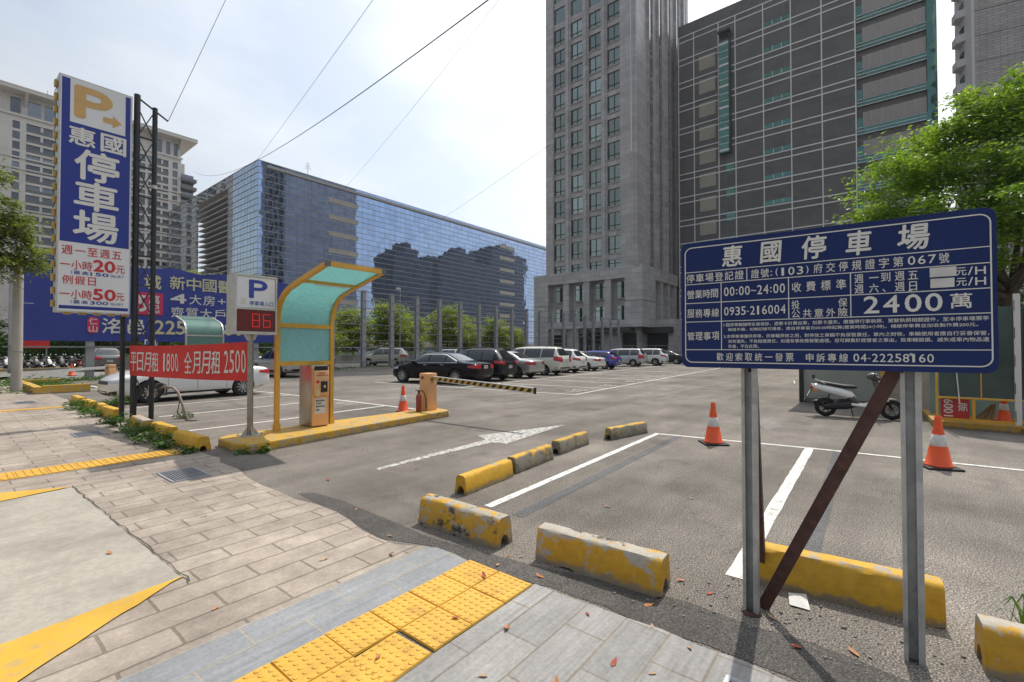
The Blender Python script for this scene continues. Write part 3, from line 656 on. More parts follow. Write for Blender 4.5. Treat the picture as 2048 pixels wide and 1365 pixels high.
# parking sign with counter
ps = thing('parking_sign', 'white illuminated P sign with red space counter on a steel post', 'sign', (3.43,8.57,IZ))
mb = MB().box(3.11,3.80,8.43,8.76,1.90,2.92); mb.build('case', M_alu, ps, world=True)
PP = plane((0,8.43,0), (1,0,0), (0,0,1))
mb = MB(); rect(mb, PP, 3.145, 3.77, 2.36, 2.885, .004); mb.build('sign_face', M_white_panel, ps, world=True, fix=False)
mb = MB()
for x0, x1, z0, z1 in ((3.11,3.14,1.90,2.92),(3.775,3.80,1.90,2.92),(3.14,3.775,2.89,2.92),(3.14,3.775,2.325,2.355),(3.14,3.775,1.90,1.945)): mb.box(x0, x1, 8.412, 8.43, z0, z1)
mb.build('frame', M_alu, ps, world=True)
mb = MB(); write(mb, PP, 'P', 3.34, 3.63, 2.53, 2.83, .03, 4, .007); spread(mb, PP, '停車場入口', 3.34, 3.745, 2.395, 2.475, .078, bold=.012, lift=.007); mb.build('lettering', M_letter_blue, ps, world=True, fix=False)
mb = MB(); write(mb, PP, '24', 3.20, 3.29, 2.47, 2.52, .02, 2, .007); write(mb, PP, 'HR', 3.20, 3.29, 2.41, 2.455, .02, 2, .007); mb.build('faded_lettering', mat('faded_cream_print', (.62,.58,.45), .5), ps, world=True, fix=False)
mb = MB(); rect(mb, PP, 3.145, 3.77, 1.95, 2.32, .005); mb.build('counter_panel', mat('dark_red_acrylic', (.13,.010,.008), .3), ps, world=True, fix=False)
SEG = {'8': 'abcdefg', '6': 'acdefg', '0': 'abcdef'}
def seg7(mb, ch, x0, x1, z0, z1):
    zm = (z0+z1)/2; k = {'a': (x0,z1,x1,z1), 'b': (x1,z1,x1,zm), 'c': (x1,zm,x1,z0), 'd': (x0,z0,x1,z0), 'e': (x0,zm,x0,z0), 'f': (x0,z1,x0,zm), 'g': (x0,zm,x1,zm)}
    pts = set()
    for s in SEG[ch]:
        a = k[s]; n = 6
        for i in range(n+1): pts.add((round(a[0]+(a[2]-a[0])*i/n, 4), round(a[1]+(a[3]-a[1])*i/n, 4)))
    for x, z in pts: mb.poly([(x+.0068*math.cos(R(45*q)), 8.43-.008, z+.0068*math.sin(R(45*q))) for q in range(8)])
mb = MB(); seg7(mb, '8', 3.395, 3.505, 2.03, 2.25); seg7(mb, '6', 3.575, 3.685, 2.03, 2.25)
mb.build('counter_digits', mat('lit_red_led', (.9,.02,.012), .4, emit=.5), ps, world=True, fix=False)
mb = MB(); seg7(mb, '8', 3.205, 3.30, 2.03, 2.25); mb.build('unlit_digit', mat('unlit_red_led', (.16,.02,.012), .4), ps, world=True, fix=False)
mb = MB().tube([(3.44,8.6,IZ),(3.44,8.6,1.9)], .048, 16); mb.build('post', mat('worn_steel_post', (.30,.28,.25), .4, .6, var=(5,.2), dirt=((.2,.13,.09), 6, .6, .8)), ps, world=True, smooth=40)
mb = MB().box(3.28,3.60,8.46,8.74,IZ,IZ+.012)
for sx, sy in ((1,0),(-1,0),(0,1),(0,-1)): mb.prism([(3.44+sx*.045-sy*.004,8.6+sy*.045-sx*.004,IZ+.012),(3.44+sx*.15-sy*.004,8.6+sy*.13-sx*.004,IZ+.012),(3.44+sx*.045-sy*.004,8.6+sy*.045-sx*.004,IZ+.15)], (sy*.008,sx*.008,0))
for x in (3.30,3.58):
    for y in (8.48,8.72): mb.tube([(x,y,IZ+.012),(x,y,IZ+.05)], .01, 6)
mb.prism([(3.34,8.56,1.9),(3.54,8.56,1.9),(3.49,8.56,1.8),(3.39,8.56,1.8)], (0,.08,0))
mb.build('base_plate', M_alu, ps, world=True)

# curved shelter
def shelter(name, label, x0, x1, y, ztop, panel, frame, group, flip=1, zb=IZ, rot=0, loc=None, low=1.38, mid=2.10):
    t = thing(name, label, 'shelter', loc or ((x0+x1)/2, y, zb), rot, group); w = (x1-x0)/2; s = -flip
    k = ztop/3.1
    prof = [(0,0)]+[(0,z*k) for z in (.6,1.25,1.95,2.2)]+[(s*.04,2.38*k),(s*.13,2.54*k),(s*.27,2.66*k),(s*.45,2.745*k),(s*.9,2.86*k),(s*1.35,2.965*k),(s*1.72,3.05*k)]
    prof = [(a, b-zb) if b > 0 else (a, 0) for a, b in prof]
    for sx in (-1, 1):
        mb = MB(); o = len(mb.v); r = []
        for i, (a, b) in enumerate(prof):
            a0 = prof[max(i-1,0)]; a1 = prof[min(i+1,len(prof)-1)]; d = Vector((0,a1[0]-a0[0],a1[1]-a0[1])).normalized(); n = Vector((0,-d.z,d.y))
            r.append([Vector((sx*w+dx,a,b))+n*dn for dx, dn in ((-.038,-.038),(.038,-.038),(.038,.038),(-.038,.038))])
        mb.loft(r); mb.box(sx*w-.05, sx*w+.05, -.05, .05, 0, .12); mb.build('post', frame, t)
    def at(z):      # profile point at a given height
        for a, b in zip(prof, prof[1:]):
            if a[1] <= z <= b[1]: q = (z-a[1])/(b[1]-a[1]+1e-9); return a[0]+(b[0]-a[0])*q, z
        return prof[-1]
    idx = {'low': at(low*k-zb), 'mid': at(mid*k-zb), 'top': prof[9], 'end': prof[-1]}
    for q in idx.values(): MB().box(-w+.038, w-.038, q[0]-.03, q[0]+.03, q[1]-.04, q[1]+.04).build('cross_bar', frame, t)
    def panel_mb(pts):
        mb = MB(); vs = []
        for i, (a, b) in enumerate(pts):
            for x in (-w+.038, w-.038): vs.append((x, a, b))
        for i, (a, b) in enumerate(pts):
            for x in (-w+.038, w-.038): vs.append((x, a+.006*s*-1, b+.004))
        n = len(pts)
        f = [(2*i,2*i+1,2*i+3,2*i+2) for i in range(n-1)]+[(2*n+2*i,2*n+2*i+2,2*n+2*i+3,2*n+2*i+1) for i in range(n-1)]
        mb.add(vs, f); return mb
    panel_mb([(idx['low'][0],idx['low'][1]+.04),(idx['mid'][0],idx['mid'][1]-.04)]).build('panel', panel, t)
    panel_mb([(idx['mid'][0],idx['mid'][1]+.04)]+[p for p in prof if idx['mid'][1]+.06 < p[1] < idx['top'][1]-.03]+[(idx['top'][0]-s*.03,idx['top'][1]-.01)]).build('panel', panel, t, smooth=50)
    panel_mb([(idx['top'][0]+s*.03,idx['top'][1]+.008),(idx['end'][0]-s*.03,idx['end'][1]-.008)]).build('panel', panel, t)
    for sx in (-1, 1): MB().cbox((sx*w,prof[-1][0]+s*.012,prof[-1][1]), (.088,.05,.088)).build('end_cap', M_grey_pl, t)
    q = prof[9]; MB().cbox((.02,q[0],q[1]-.055), (.62,.05,.028), bev=.006).build('lamp', M_white_panel, t)
    return t
shelter('ticket_shelter', 'yellow framed curved shelter with teal panels over the ticket machine', 3.93, 5.0, 8.68, 3.08, M_teal, M_yel_steel, None)

# ticket machine
tm = thing('ticket_machine', 'pale orange ticket machine with stainless sides on the island', 'ticket machine', (4.66,8.62,IZ))
mb = MB(); mb.cbox((4.66,8.72,.74), (.36,.46,1.18), bev=.02); mb.build('body', M_stain, tm, world=True, smooth=30)
MB().cbox((4.66,8.48,.735), (.335,.05,1.13), bev=.012).build('front_panel', M_orange_box, tm, world=True, smooth=30)
MB().cbox((4.66,8.435,.99), (.30,.05,.47), bev=.012).build('reader_housing', M_orange_box, tm, world=True, smooth=30)
mb = MB(); 
MB().cbox((4.66,8.447,1.275), (.27,.02,.085), bev=.006).build('screen', mat('dark_screen', (.01,.012,.015), .12), tm, world=True)
MB().cbox((4.70,8.405,.92), (.13,.03,.21), bev=.01).build('ticket_slot', M_black, tm, world=True)
MB().cbox((4.70,8.386,.92), (.045,.02,.05), bev=.008).build('card_reader', M_orange_box, tm, world=True)
MB().lathe([(.001,-.02),(.026,-.018),(.03,0),(.03,.01)], 16, (4.573,8.41,1.02), 'Y').build('button', mat('red_button', (.6,.02,.02), .3), tm, world=True, smooth=40)
MB().cbox((4.575,8.408,.80), (.085,.012,.12)).build('coin_plate', mat('pale_yellow_plate', (.6,.5,.22), .5), tm, world=True)
PT = plane((0,8.455,0), (1,0,0), (0,0,1))
mb = MB(); rect(mb, PT, 4.54, 4.76, .40, .70, .002); mb.build('notice', M_paper, tm, world=True, fix=False)
mb = MB(); write(mb, PT, '臨停請取票', 4.56, 4.74, .63, .665, .02, 2, .004); write(mb, PT, '月租刷卡', 4.56, 4.69, .58, .612, .02, 2, .004); write(mb, PT, '請按鈕取票後進場', 4.56, 4.74, .525, .555, .03, 2, .004); write(mb, PT, '謝謝', 4.56, 4.63, .46, .492, .02, 2, .004)
mb.build('notice_lettering', mat('black_print', (.03,.03,.035), .6), tm, world=True, fix=False)
PT2 = plane((0,8.41,0), (1,0,0), (0,0,1))
mb = MB(); write(mb, PT2, '臨停車', 4.60, 4.72, 1.165, 1.195, .02, 2, .002); write(mb, PT2, '請按鈕取票進場', 4.54, 4.78, 1.125, 1.152, .02, 2, .002); mb.build('red_lettering', M_letter_red, tm, world=True, fix=False)

# barrier
M_arm = mat('arm_white', (.6,.6,.58), .4, var=(3,.1))
def barrier(name, label, loc, rz, L, tilt, arm=True, grp='barrier gates', striped=True, z0=IZ):
    t = thing(name, label, 'barrier gate', loc, rz, grp)
    mb = MB(); mb.cbox((0,0,.435), (.30,.30,.87), bev=.012); mb.build('cabinet', M_orange_box, t, smooth=30)
    mb = MB(); mb.cbox((0,0,.83), (.312,.312,.15), bev=.022); mb.build('hood', M_orange_box, t, smooth=30)
    MB().lathe([(.001,-.012),(.03,-.012),(.036,-.004),(.036,.01)], 20, (-.157,.03,.80), 'X').build('lock', M_black, t)
    MB().cbox((0,-.153,.40), (.22,.008,.5)).build('access_door', M_orange_box, t)
    MB().lathe([(.05,0),(.05,.05),(.03,.06),(.001,.06)], 16, (0,-.21,.76), 'Y').build('pivot', M_grey_pl, t)
    a = Vector((0,-.18,.78)); b = a+Vector((0,-L*math.cos(tilt),L*math.sin(tilt)))
    am = MB().bar(a, b, .05, .118).build('arm', M_arm, t)
    if striped:
        st = MB(); n = int(L/.185); d = (b-a)/n; q = Vector((0,0,1)); hh = .040
        for i in range(1, n):
            p = a+d*i
            for sx in (-.0262,.0262):
                f = [p+Vector((sx,0,0))+q*-hh, p+d*.5+Vector((sx,0,0))+q*-hh, p+d*.5+d*.35+Vector((sx,0,0))+q*hh, p+d*.35+Vector((sx,0,0))+q*hh]
                st.poly(f if sx > 0 else f[::-1])
        st.build('black_stripes', M_black, am, fix=False)
        sy = MB()
        for sx in (-.0258,.0258): e = Vector((sx,0,0)); sy.poly([a+e-q*hh, b+e-q*hh, b+e+q*hh, a+e+q*hh])
        sy.build('yellow_band', mat('arm_yellow', (.55,.36,.06), .5), am, fix=False)
        MB().bar(b, b+(b-a).normalized()*.03, .058, .13).build('end_cap', M_black, am)
    return t
barrier('barrier_gate', 'pale orange barrier gate with lowered black and yellow striped arm', (7.60,8.72,IZ), 0, 3.05, R(-2.4))
barrier('barrier_gate', 'far orange barrier box with a pale arm near the lamp post', (5.2,28.6,0), R(-68), 4.6, R(-3), striped=False)

# fire extinguisher
fe = thing('fire_extinguisher', 'worn red fire extinguisher standing beside the barrier box', 'fire extinguisher', (7.22,8.62,IZ))
MB().lathe([(.001,0),(.06,0),(.066,.012),(.066,.36),(.055,.40),(.028,.43),(.022,.46),(.001,.46)], 20).build('cylinder', mat('dull_red_cylinder', (.26,.045,.03), .5, var=(6,.2), dirt=((.16,.06,.04), 8, .55, .7)), fe, smooth=40)
MB().cbox((0,0,.48), (.05,.03,.05), bev=.006).cbox((-.04,0,.515), (.13,.02,.014), .2).build('valve', M_black, fe)
MB().tube([(.02,0,.49),(.10,-.02,.50),(.15,-.03,.42),(.19,-.03,.26),(.20,-.03,.12),(.21,-.03,.06)], .011, 8).build('hose', M_rubber, fe, smooth=60)

# cones
def cone_proto():
    t = thing('traffic_cone', 'c', 'traffic cone', (0,0,0))
    mb = MB(); mb.cbox((0,0,.014), (.40,.40,.028), bev=.01); mb.build('base', M_rubber, t)
    MB().lathe([(.155,.028),(.158,.045),(.145,.055),(.098,.30),(.094,.31)], 28).lathe([(.0705,.455),(.043,.60)], 28).lathe([(.043,.60),(.040,.705),(.033,.715),(.028,.70)], 28).build('cone', M_cone, t, smooth=50)
    MB().lathe([(.0955,.305),(.097,.31),(.0715,.46),(.069,.462)], 28).build('reflective_band', M_reflect, t, smooth=50)
    return t
c0 = cone_proto()
# (the cone's own body closes the gap under the band)
CG = 'orange traffic cones'
c0.location = (8.46,2.28,0); c0.rotation_euler = (0,0,R(35)); c0['label'] = 'orange traffic cone with white band left of the sign posts'; c0['group'] = CG
copy_tree(c0, (8.72,-.62,0), R(20), 'largest orange traffic cone, right of the sign posts', CG, 1.0)
copy_tree(c0, (7.62,9.72,0), R(50), 'orange traffic cone between ticket shelter and barrier box', CG, .96)
copy_tree(c0, (5.17,38.4,0), R(10), 'tiny far orange cone by the left barrier arm', CG, 1.05)
# ================================================================ tall parking sign and its lattice mast
ts = thing('tall_parking_sign', 'tall blue and white light box sign with P, arrow and hourly rates', 'sign', (2.1,13.4,0))
MB().box(1.53,2.735,13.27,13.62,2.42,7.40).build('light_box', M_alu, ts, world=True)
TP = plane((0,13.27,0), (1,0,0), (0,0,1))
def tsp(name, m, f): mb = MB(); f(mb); return mb.build(name, m, ts, world=True, fix=False)
tsp('sign_face', M_white_panel, lambda mb: rect(mb, TP, 1.555, 2.71, 2.445, 7.375, .004))
def bf_(mb):
    O_, U_, V_ = TP; n = U_.cross(V_)
    mb.poly([O_+U_*x+V_*z+n*.007 for x, z in ((1.572,3.90),(2.70,3.90),(2.70,7.345),(2.61,7.345),(2.61,6.44),(1.70,6.44),(1.70,7.345),(1.572,7.345))])
tsp('blue_field', M_tallblue, bf_); tsp('blue_stripe', M_tallblue, lambda mb: rect(mb, TP, 1.575, 2.70, 2.49, 2.56, .007))
def gold(mb):
    write(mb, TP, 'P', 1.79, 2.36, 6.60, 7.24, .05, 4, .009)
    O_, U_, V_ = TP; n = U_.cross(V_)
    mb.poly([O_+U_*x+V_*z+n*.009 for x, z in ((2.23,6.625),(2.39,6.625),(2.39,6.55),(2.545,6.685),(2.39,6.82),(2.39,6.745),(2.23,6.745))])
tsp('gold_lettering', M_gold, gold)
def wt(mb):
    k = dict(bold=.036, lift=.011)
    write(mb, TP, '惠', 1.69, 2.10, 5.99, 6.36, **k); write(mb, TP, '國', 2.20, 2.62, 5.98, 6.37, **k)
    write(mb, TP, '停', 1.79, 2.50, 5.28, 5.92, **k); write(mb, TP, '車', 1.79, 2.50, 4.64, 5.24, **k); write(mb, TP, '場', 1.78, 2.50, 3.97, 4.60, **k)
tsp('white_lettering', M_letter_white, wt)
def rt(mb):
    k = dict(bold=.014, lift=.009)
    spread(mb, TP, '週一至週五', 1.60, 2.58, 3.635, 3.82, .18, **k); spread(mb, TP, '一小時', 1.58, 2.09, 3.32, 3.52, .165, **k); write(mb, TP, '20', 2.11, 2.46, 3.33, 3.57, .05, 4, .009); spread(mb, TP, '元', 2.475, 2.635, 3.33, 3.51, .16, **k)
def rt2(mb):
    k = dict(bold=.014, lift=.009)
    spread(mb, TP, '例假日', 1.62, 2.17, 3.01, 3.19, .17, **k); spread(mb, TP, '一小時', 1.58, 2.09, 2.70, 2.90, .165, **k); write(mb, TP, '50', 2.11, 2.475, 2.71, 2.945, .05, 4, .009); spread(mb, TP, '元', 2.48, 2.635, 2.72, 2.89, .16, **k)
tsp('red_lettering', M_letter_red, rt); tsp('red_lettering', M_letter_red, rt2)
def st(mb, z, t):
    if 1:
        write(mb, TP, '(', 1.755, 1.775, z, z+.075, .02, 3, .009); spread(mb, TP, '最高', 1.79, 2.03, z, z+.075, .11, bold=.01, lift=.009)
        write(mb, TP, t, 2.06, 2.355, z, z+.072, .05, 3, .009); write(mb, TP, '元/次', 2.39, 2.575, z, z+.062, .02, 3, .009); write(mb, TP, ')', 2.59, 2.61, z, z+.07, .02, 3, .009)
tsp('blue_lettering', M_letter_blue, lambda mb: st(mb, 3.225, '150')); tsp('blue_lettering', M_letter_blue, lambda mb: st(mb, 2.605, '300'))
M_bulb = mat('amber_lamp_glass', (.50,.33,.06), .3, var=(5,.2))
for i in range(18): MB().cbox((1.50,13.45,7.22-i*.272), (.05,.11,.14), bev=.01).build('edge_lamp', M_bulb, ts, world=True)
for i in range(5): MB().cbox((1.72+.24*i,13.4,2.40), (.12,.1,.04)).build('edge_lamp', M_bulb, ts, world=True)
mb = MB()
pts = [(1.50+.02*math.sin(i*2.1), 13.42, 7.3-i*.136) for i in range(37)]; mb.tube(pts, .006, 5); mb.build('cable', M_wire, ts, world=True)
MB().tube([(2.66,13.5,0),(2.66,13.5,2.42)], .05, 12).build('post', M_black_steel, ts, world=True, smooth=40)

lm_ = thing('lattice_mast', 'black steel lattice mast with two pipes beside the tall sign', 'mast', (3.0,13.4,0))
MB().tube([(2.835,13.35,0),(2.835,13.35,7.52)], .062, 16).build('pipe', M_black_steel, lm_, world=True, smooth=40)
MB().tube([(3.17,13.35,0),(3.17,13.35,7.34)], .052, 16).build('pipe', M_black_steel, lm_, world=True, smooth=40)
mb = MB(); z = .35; i = 0
while z < 7.0:
    mb.bar((2.86,13.35,z), (3.15,13.35,z), .035, .035)
    mb.bar((2.86,13.34,z+.03), (3.15,13.34,z+.66), .022, .022); mb.bar((3.15,13.37,z+.03), (2.86,13.37,z+.66), .022, .022); z += .69; i += 1
mb.bar((2.86,13.35,7.45), (3.42,13.33,7.12), .03, .03)
mb.build('lattice', M_black_steel, lm_, world=True)
MB().tube([(3.17,13.35,5.42),(3.17,13.35,5.50)], .058, 14).build('clamp', M_alu, lm_, world=True)
# old bent pipe stand with cable loops at the mast foot
bp = thing('bent_pipe_stand', 'rusty bent pipe hoop with tangled cable at the mast foot', 'pipe', (3.3,12.7,0))
MB().tube([(3.62,12.35,0),(3.54,12.45,.35),(3.47,12.55,.66),(3.40,12.65,.76),(3.28,12.8,.78),(3.18,12.92,.72),(3.14,12.97,.6)], .028, 10).build('hoop', mat('chalky_pipe', (.28,.24,.21), .6, .2, var=(12,.3), dirt=((.15,.08,.05), 12, .5, .7)), bp, world=True, smooth=50)
mb = MB()
for k in range(5):
    c = Vector((3.25,12.85,.72)); pts = [c+Vector((.12*math.cos(a+k), .1*math.sin(a*1.3+k), .14*math.sin(a+k*.7))) for a in [j*.5 for j in range(14)]]; mb.tube(pts, .007, 5)
mb.tube([(3.5,12.5,.5),(3.45,12.5,.2),(3.58,12.4,.02),(3.75,12.2,.015),(3.6,12.2,.02)], .01, 6)
mb.build('cable_loops', M_wire, bp, world=True)

# ================================================================ red banner between mast and sign post
A_, B_ = Vector((2.77,13.36,0)), Vector((3.42,8.62,0)); dB = (B_-A_); LB = dB.length; dB.normalize()
bn = thing('rental_banner', 'red cloth banner with white monthly prices strung to the sign post', 'banner', A_[:])
def bz(s):
    t = s/LB; return 1.045+.04*t-.018*math.sin(math.pi*t), 1.725+.05*t-.03*math.sin(math.pi*t)
nB = dB.cross(Vector((0,0,1)))
def bpnt(s, q, lift=0):
    z0, z1 = bz(s); z = z0+(z1-z0)*q
    return A_+dB*s+nB*(.016*math.sin(s*2.4+q*1.6)+.004*math.sin(s*7.3+q*5)+lift)+Vector((0,0,z))
mb = MB(); nx, nz = 90, 10
mb.add([bpnt(LB*i/nx, j/nz) for i in range(nx+1) for j in range(nz+1)], [(i*(nz+1)+j, (i+1)*(nz+1)+j, (i+1)*(nz+1)+j+1, i*(nz+1)+j+1) for i in range(nx) for j in range(nz)])
mb.build('cloth', M_redfab, bn, world=True, smooth=180, fix=False)
BP = (Vector((0,0,0)), Vector((1,0,0)), Vector((0,1,0)))
def bwrite(mb, t, x0, x1, q0, q1, bold=.02):
    if t == '1': q = (x1-x0)*.2; x0, x1 = x0+q*.6, x1-q*1.4
    tmp = MB(); write(tmp, BP, t, x0, x1, q0, q1, bold, 3)
    # subdivide long glyph faces so the letters follow the cloth
    bm = bmesh.new(); me = tmp.mesh('x'); bm.from_mesh(me); bmesh.ops.triangulate(bm, faces=bm.faces)
    for _ in range(3): bmesh.ops.subdivide_edges(bm, edges=[e for e in bm.edges if math.hypot((e.verts[0].co.x-e.verts[1].co.x)*LB, (e.verts[0].co.y-e.verts[1].co.y)*.68) > .06], cuts=1); bmesh.ops.triangulate(bm, faces=bm.faces)
    mb.add([bpnt(v.co.x*LB, v.co.y, .006) for v in bm.verts], [[v.index for v in f.verts] for f in bm.faces]); bm.free(); bpy.data.meshes.remove(me)
mb = MB(); f_ = 1/LB*4.784/4.83
for i, ch in enumerate('平日月租'): bwrite(mb, ch, (.09+.335*i)*f_, (.09+.335*i+.29)*f_, .17, .78, .025)
for i, ch in enumerate('1800'): bwrite(mb, ch, (1.56+.19*i+(.03 if ch == '1' else 0))*f_, (1.56+.19*i+.15)*f_, .20, .76, .0)
mb.build('lettering', M_letter_white, bn, world=True, fix=False); mb = MB()
for i, ch in enumerate('全月月租'): bwrite(mb, ch, (2.56+.34*i)*f_, (2.56+.34*i+.30)*f_, .17, .80, .025)
for i, ch in enumerate('2500'): bwrite(mb, ch, (4.0+.19*i)*f_, (4.0+.19*i+.15)*f_, .20, .80, .0)
mb.build('lettering', M_letter_white, bn, world=True, fix=False)
mb = MB(); mb.tube([bpnt(0,.98), Vector((2.83,13.36,1.74))], .006, 5).tube([bpnt(0,.03), Vector((2.83,13.36,1.05))], .006, 5).tube([bpnt(LB,.98), Vector((3.44,8.6,1.79))], .006, 5).tube([bpnt(LB,.03), Vector((3.44,8.6,1.08))], .006, 5)
mb.build('tie_rope', M_wire, bn, world=True)

# ================================================================ billboard frame, billboard
bf = thing('billboard_scaffold', 'long row of tall grey steel posts joined by thin horizontal rails', 'fence', (22,33.25,0))
XS = [21.98+2.8*k for k in range(-7, 14)]+[60.93, 63.8, 66.6, 69.4]
pm = None
for X in XS:
    mb = MB(); h = 6.45
    mb.box(-.17,.17,-.16,-.13,0,h).box(-.17,.17,.13,.16,0,h).box(-.03,.03,-.13,.13,0,h)
    if pm is None: po = mb.build('post', M_steel_grey, bf); pm = po.data
    else: po = link('post', pm, bf)
    po.location = (X-22, 0, 0)
for k, z in enumerate((.62,1.75,2.35,3.0,3.65,4.3,4.95,5.6,6.35)):
    w = .07 if k < 2 else .045
    MB().box(-20 if k < 2 else -5.4,33.7,-.2-w,-.2,z-w/2,z+w/2).box(38.95,47.4,-.2-w,-.2,z-w/2,z+w/2).build('rail', M_rail, bf)
mb = MB()
for z in (3.0,4.3,5.6): mb.bar((33.7,-.2,z), (36.3,-.2,z+.7), .06, .06).bar((36.3,-.2,z+.7), (39,-.2,z-.4), .06, .06)
mb.bar((36.3,-.2,2.2), (36.3,-.2,6.3), .06, .06); mb.build('cross_brace', M_rail, bf)
for X in (25.5,41.61,55.71,60.93):
    t = thing('security_camera', {25.5:'white camera on a thin pole between the second and third frame posts',41.61:'white security camera on top of a middle frame post',55.71:'white security camera on the post left of the cross brace',60.93:'white security camera on the post right of the cross brace'}[X], 'camera', (X,33.0,6.5 if X > 26 else 6.75), 0, 'security cameras on the frame posts')
    MB().cbox((-.25,-.1,.15), (.5,.18,.18), .4, .03).build('housing', M_letter_white, t); MB().tube([(0,0,-.05),(0,0,.12)], .03, 8).build('bracket', M_letter_white, t)
    if X < 26: MB().tube([(0,0,-6.75),(0,0,0)], .035, 8).build('pole', M_steel_grey, t)
MB_ = thing('billboard', 'long blue advertising billboard with cream and white characters', 'billboard', (9,33,2))
M_bb = mat('billboard_vinyl', (.03,.05,.28), .45, var=(.8,.12))
mb = MB(); nx = 60
def bby(x, z): return 33.02-.03*math.sin(x*1.9)*(1 if z > 4 else .4)
def bbt(x): return 6.36+.09*math.sin(x*2.24+.6)
mb.add([(2.45+14.0*i/nx, bby(2.45+14*i/nx, z), z if z < 6 else bbt(2.45+14*i/nx)) for i in range(nx+1) for z in (2.06,3.2,4.6,6.36)], [(i*4+j, (i+1)*4+j, (i+1)*4+j+1, i*4+j+1) for i in range(nx) for j in range(3)])
mb.build('sheet', M_bb, MB_, world=True, smooth=180, fix=False)
MB().box(2.5,16.4,33.06,33.10,2.1,6.2).build('backing', M_steel_grey, MB_, world=True)
BBP = plane((0,32.98,0), (1,0,0), (0,0,1))
M_cream = mat('cream_lettering', (.62,.58,.36), .5); M_pink = mat('pink_red_panel', (.58,.03,.11), .5)
def bbp(name, m, f): mb = MB(); f(mb); return mb.build(name, m, MB_, world=True, fix=False)
bbp('pink_panel', M_pink, lambda mb: rect(mb, BBP, 6.9, 8.33, 3.62, 4.9, .005))
def seal(mb): rrect(mb, BBP, 5.02, 5.50, 2.48, 3.36, .2, .005)
bbp('red_seal', M_pink, seal)
bbp('cream_lettering', M_cream, lambda mb: (write(mb, BBP, '城', 7.43, 8.22, 5.12, 5.92, .03, 3, .012), [write(mb, BBP, c, 8.65+.85*i, 8.65+.85*i+.76, 5.22+.0*i, 6.0, .02, 3, .012) for i, c in enumerate('新中國醫')],
    [write(mb, BBP, c, x, x+.46, 2.52, 3.30, .03, 3, .012) for c, x in (('2',7.93),('2',8.47),('5',9.0),('8',11.6),('0',12.2))]))
bbp('white_lettering', M_letter_white, lambda mb: (write(mb, BBP, '4', 8.70, 9.48, 4.40, 4.95, .05, 3, .012), [write(mb, BBP, c, 9.65+.74*i, 9.65+.74*i+.64, 4.36, 4.98, .01, 3, .012) for i, c in enumerate('大房')], write(mb, BBP, '+', 11.2, 11.65, 4.5, 4.85, .0, 3, .012),
    [write(mb, BBP, c, 8.72+.75*i, 8.72+.75*i+.66, 3.52, 4.16, .01, 3, .012) for i, c in enumerate('齊質大戶')], [write(mb, BBP, c, 5.09, 5.43, z, z+.36, .02, 3, .012) for c, z in (('仁',2.95),('山',2.55))],
    write(mb, BBP, '洺', 5.62, 6.44, 2.5, 3.32, .03, 3, .012), write(mb, BBP, '邑', 6.72, 7.5, 2.5, 3.28, .03, 3, .012), write(mb, BBP, '萬', 7.64, 8.16, 4.26, 4.74, .02, 3, .012), write(mb, BBP, '起', 7.64, 8.16, 3.72, 4.2, .02, 3, .012), write(mb, BBP, '5', 7.15, 7.55, 3.8, 4.7, .03, 3, .012)))
for x in (10.6, 14.3): MB().cbox((x,32.3,6.55), (.7,.35,.16), bev=.03).tube([(x,32.4,6.5),(x,33.1,6.35)], .03, 6).build('flood_lamp', M_grey_pl, MB_, world=True)

# small things by the frame
mb = MB().box(-.2,.2,-.02,.02,0,.45); t = thing('disabled_parking_sign', 'small blue wheelchair sign above the red banner', 'sign', (6.1,26.0,1.62)); mb.build('plate', M_letter_white, t)
WP = plane((0,-.02,0), (1,0,0), (0,0,1)); mb = MB(); rect(mb, WP, -.16, .16, .05, .40, .004); mb.build('blue_field', mat('blue_field', (.02,.10,.38), .5), t, fix=False)
mb = MB(); rr = [(.07*math.cos(R(a))-.0, .16+.07*math.sin(R(a))) for a in range(150, 400, 25)]
mb.tube([(x,-.03,z) for x, z in rr], .012, 5).tube([(-.03,-.03,.33),(-.02,-.03,.2),(.05,-.03,.2),(.09,-.03,.11)], .014, 5).lathe([(.001,0),(.024,.001)], 10, (-.03,-.03,.36), 'Y'); mb.build('wheelchair_mark', M_letter_white, t)
MB().tube([(0,.04,-1.62),(0,.04,.4)], .025, 8).build('post', M_steel_grey, t)
shelter('ticket_shelter', 'distant green curved shelter roof behind the red banner', 7.95, 9.65, 27.6, 3.45, M_teal_dark, M_alu, None, -1, zb=.02)
t = thing('electrical_cabinet', 'plain grey cabinet at the left edge behind the lamp post', 'cabinet', (.6,31.0,0))
MB().cbox((0,0,1.02), (1.9,.6,1.15), bev=.02).build('box', M_steel_grey, t); MB().cbox((0,0,.22), (1.8,.5,.44)).build('plinth', M_white_panel, t); MB().cbox((.7,-.32,.2), (.08,.06,.4)).build('yellow_leg', M_yel_steel, t)
up_ = thing('utility_pole', 'pale round concrete pole rising into the left tree', 'pole', (1.93,25.6,0))
MB().tube([(0,0,0),(0,0,2.5),(0,0,5.4)], [.16,.15,.138], 20).build('shaft', mat('pole_concrete', (.40,.375,.34), .8, var=(2,.12), bump=(40,.003)), up_, smooth=60)
MB().lathe([(.158,0),(.164,.005),(.164,.05),(.158,.055)], 20, (0,0,1.52)).build('band', M_rail, up_); MB().tube([(.1,0,3.4),(.42,0,3.4)], .014, 6).build('step_bolt', M_rail, up_)
pl = worn_paint('planter_paint', (.56,.33,.03), (.36,.33,.27), (.2,.16,.1), .52, .6, .68, .8)
t = thing('planter_kerb', 'three sided yellow concrete kerb around weeds at the street edge', 'kerb', (2.8,26.5,0))
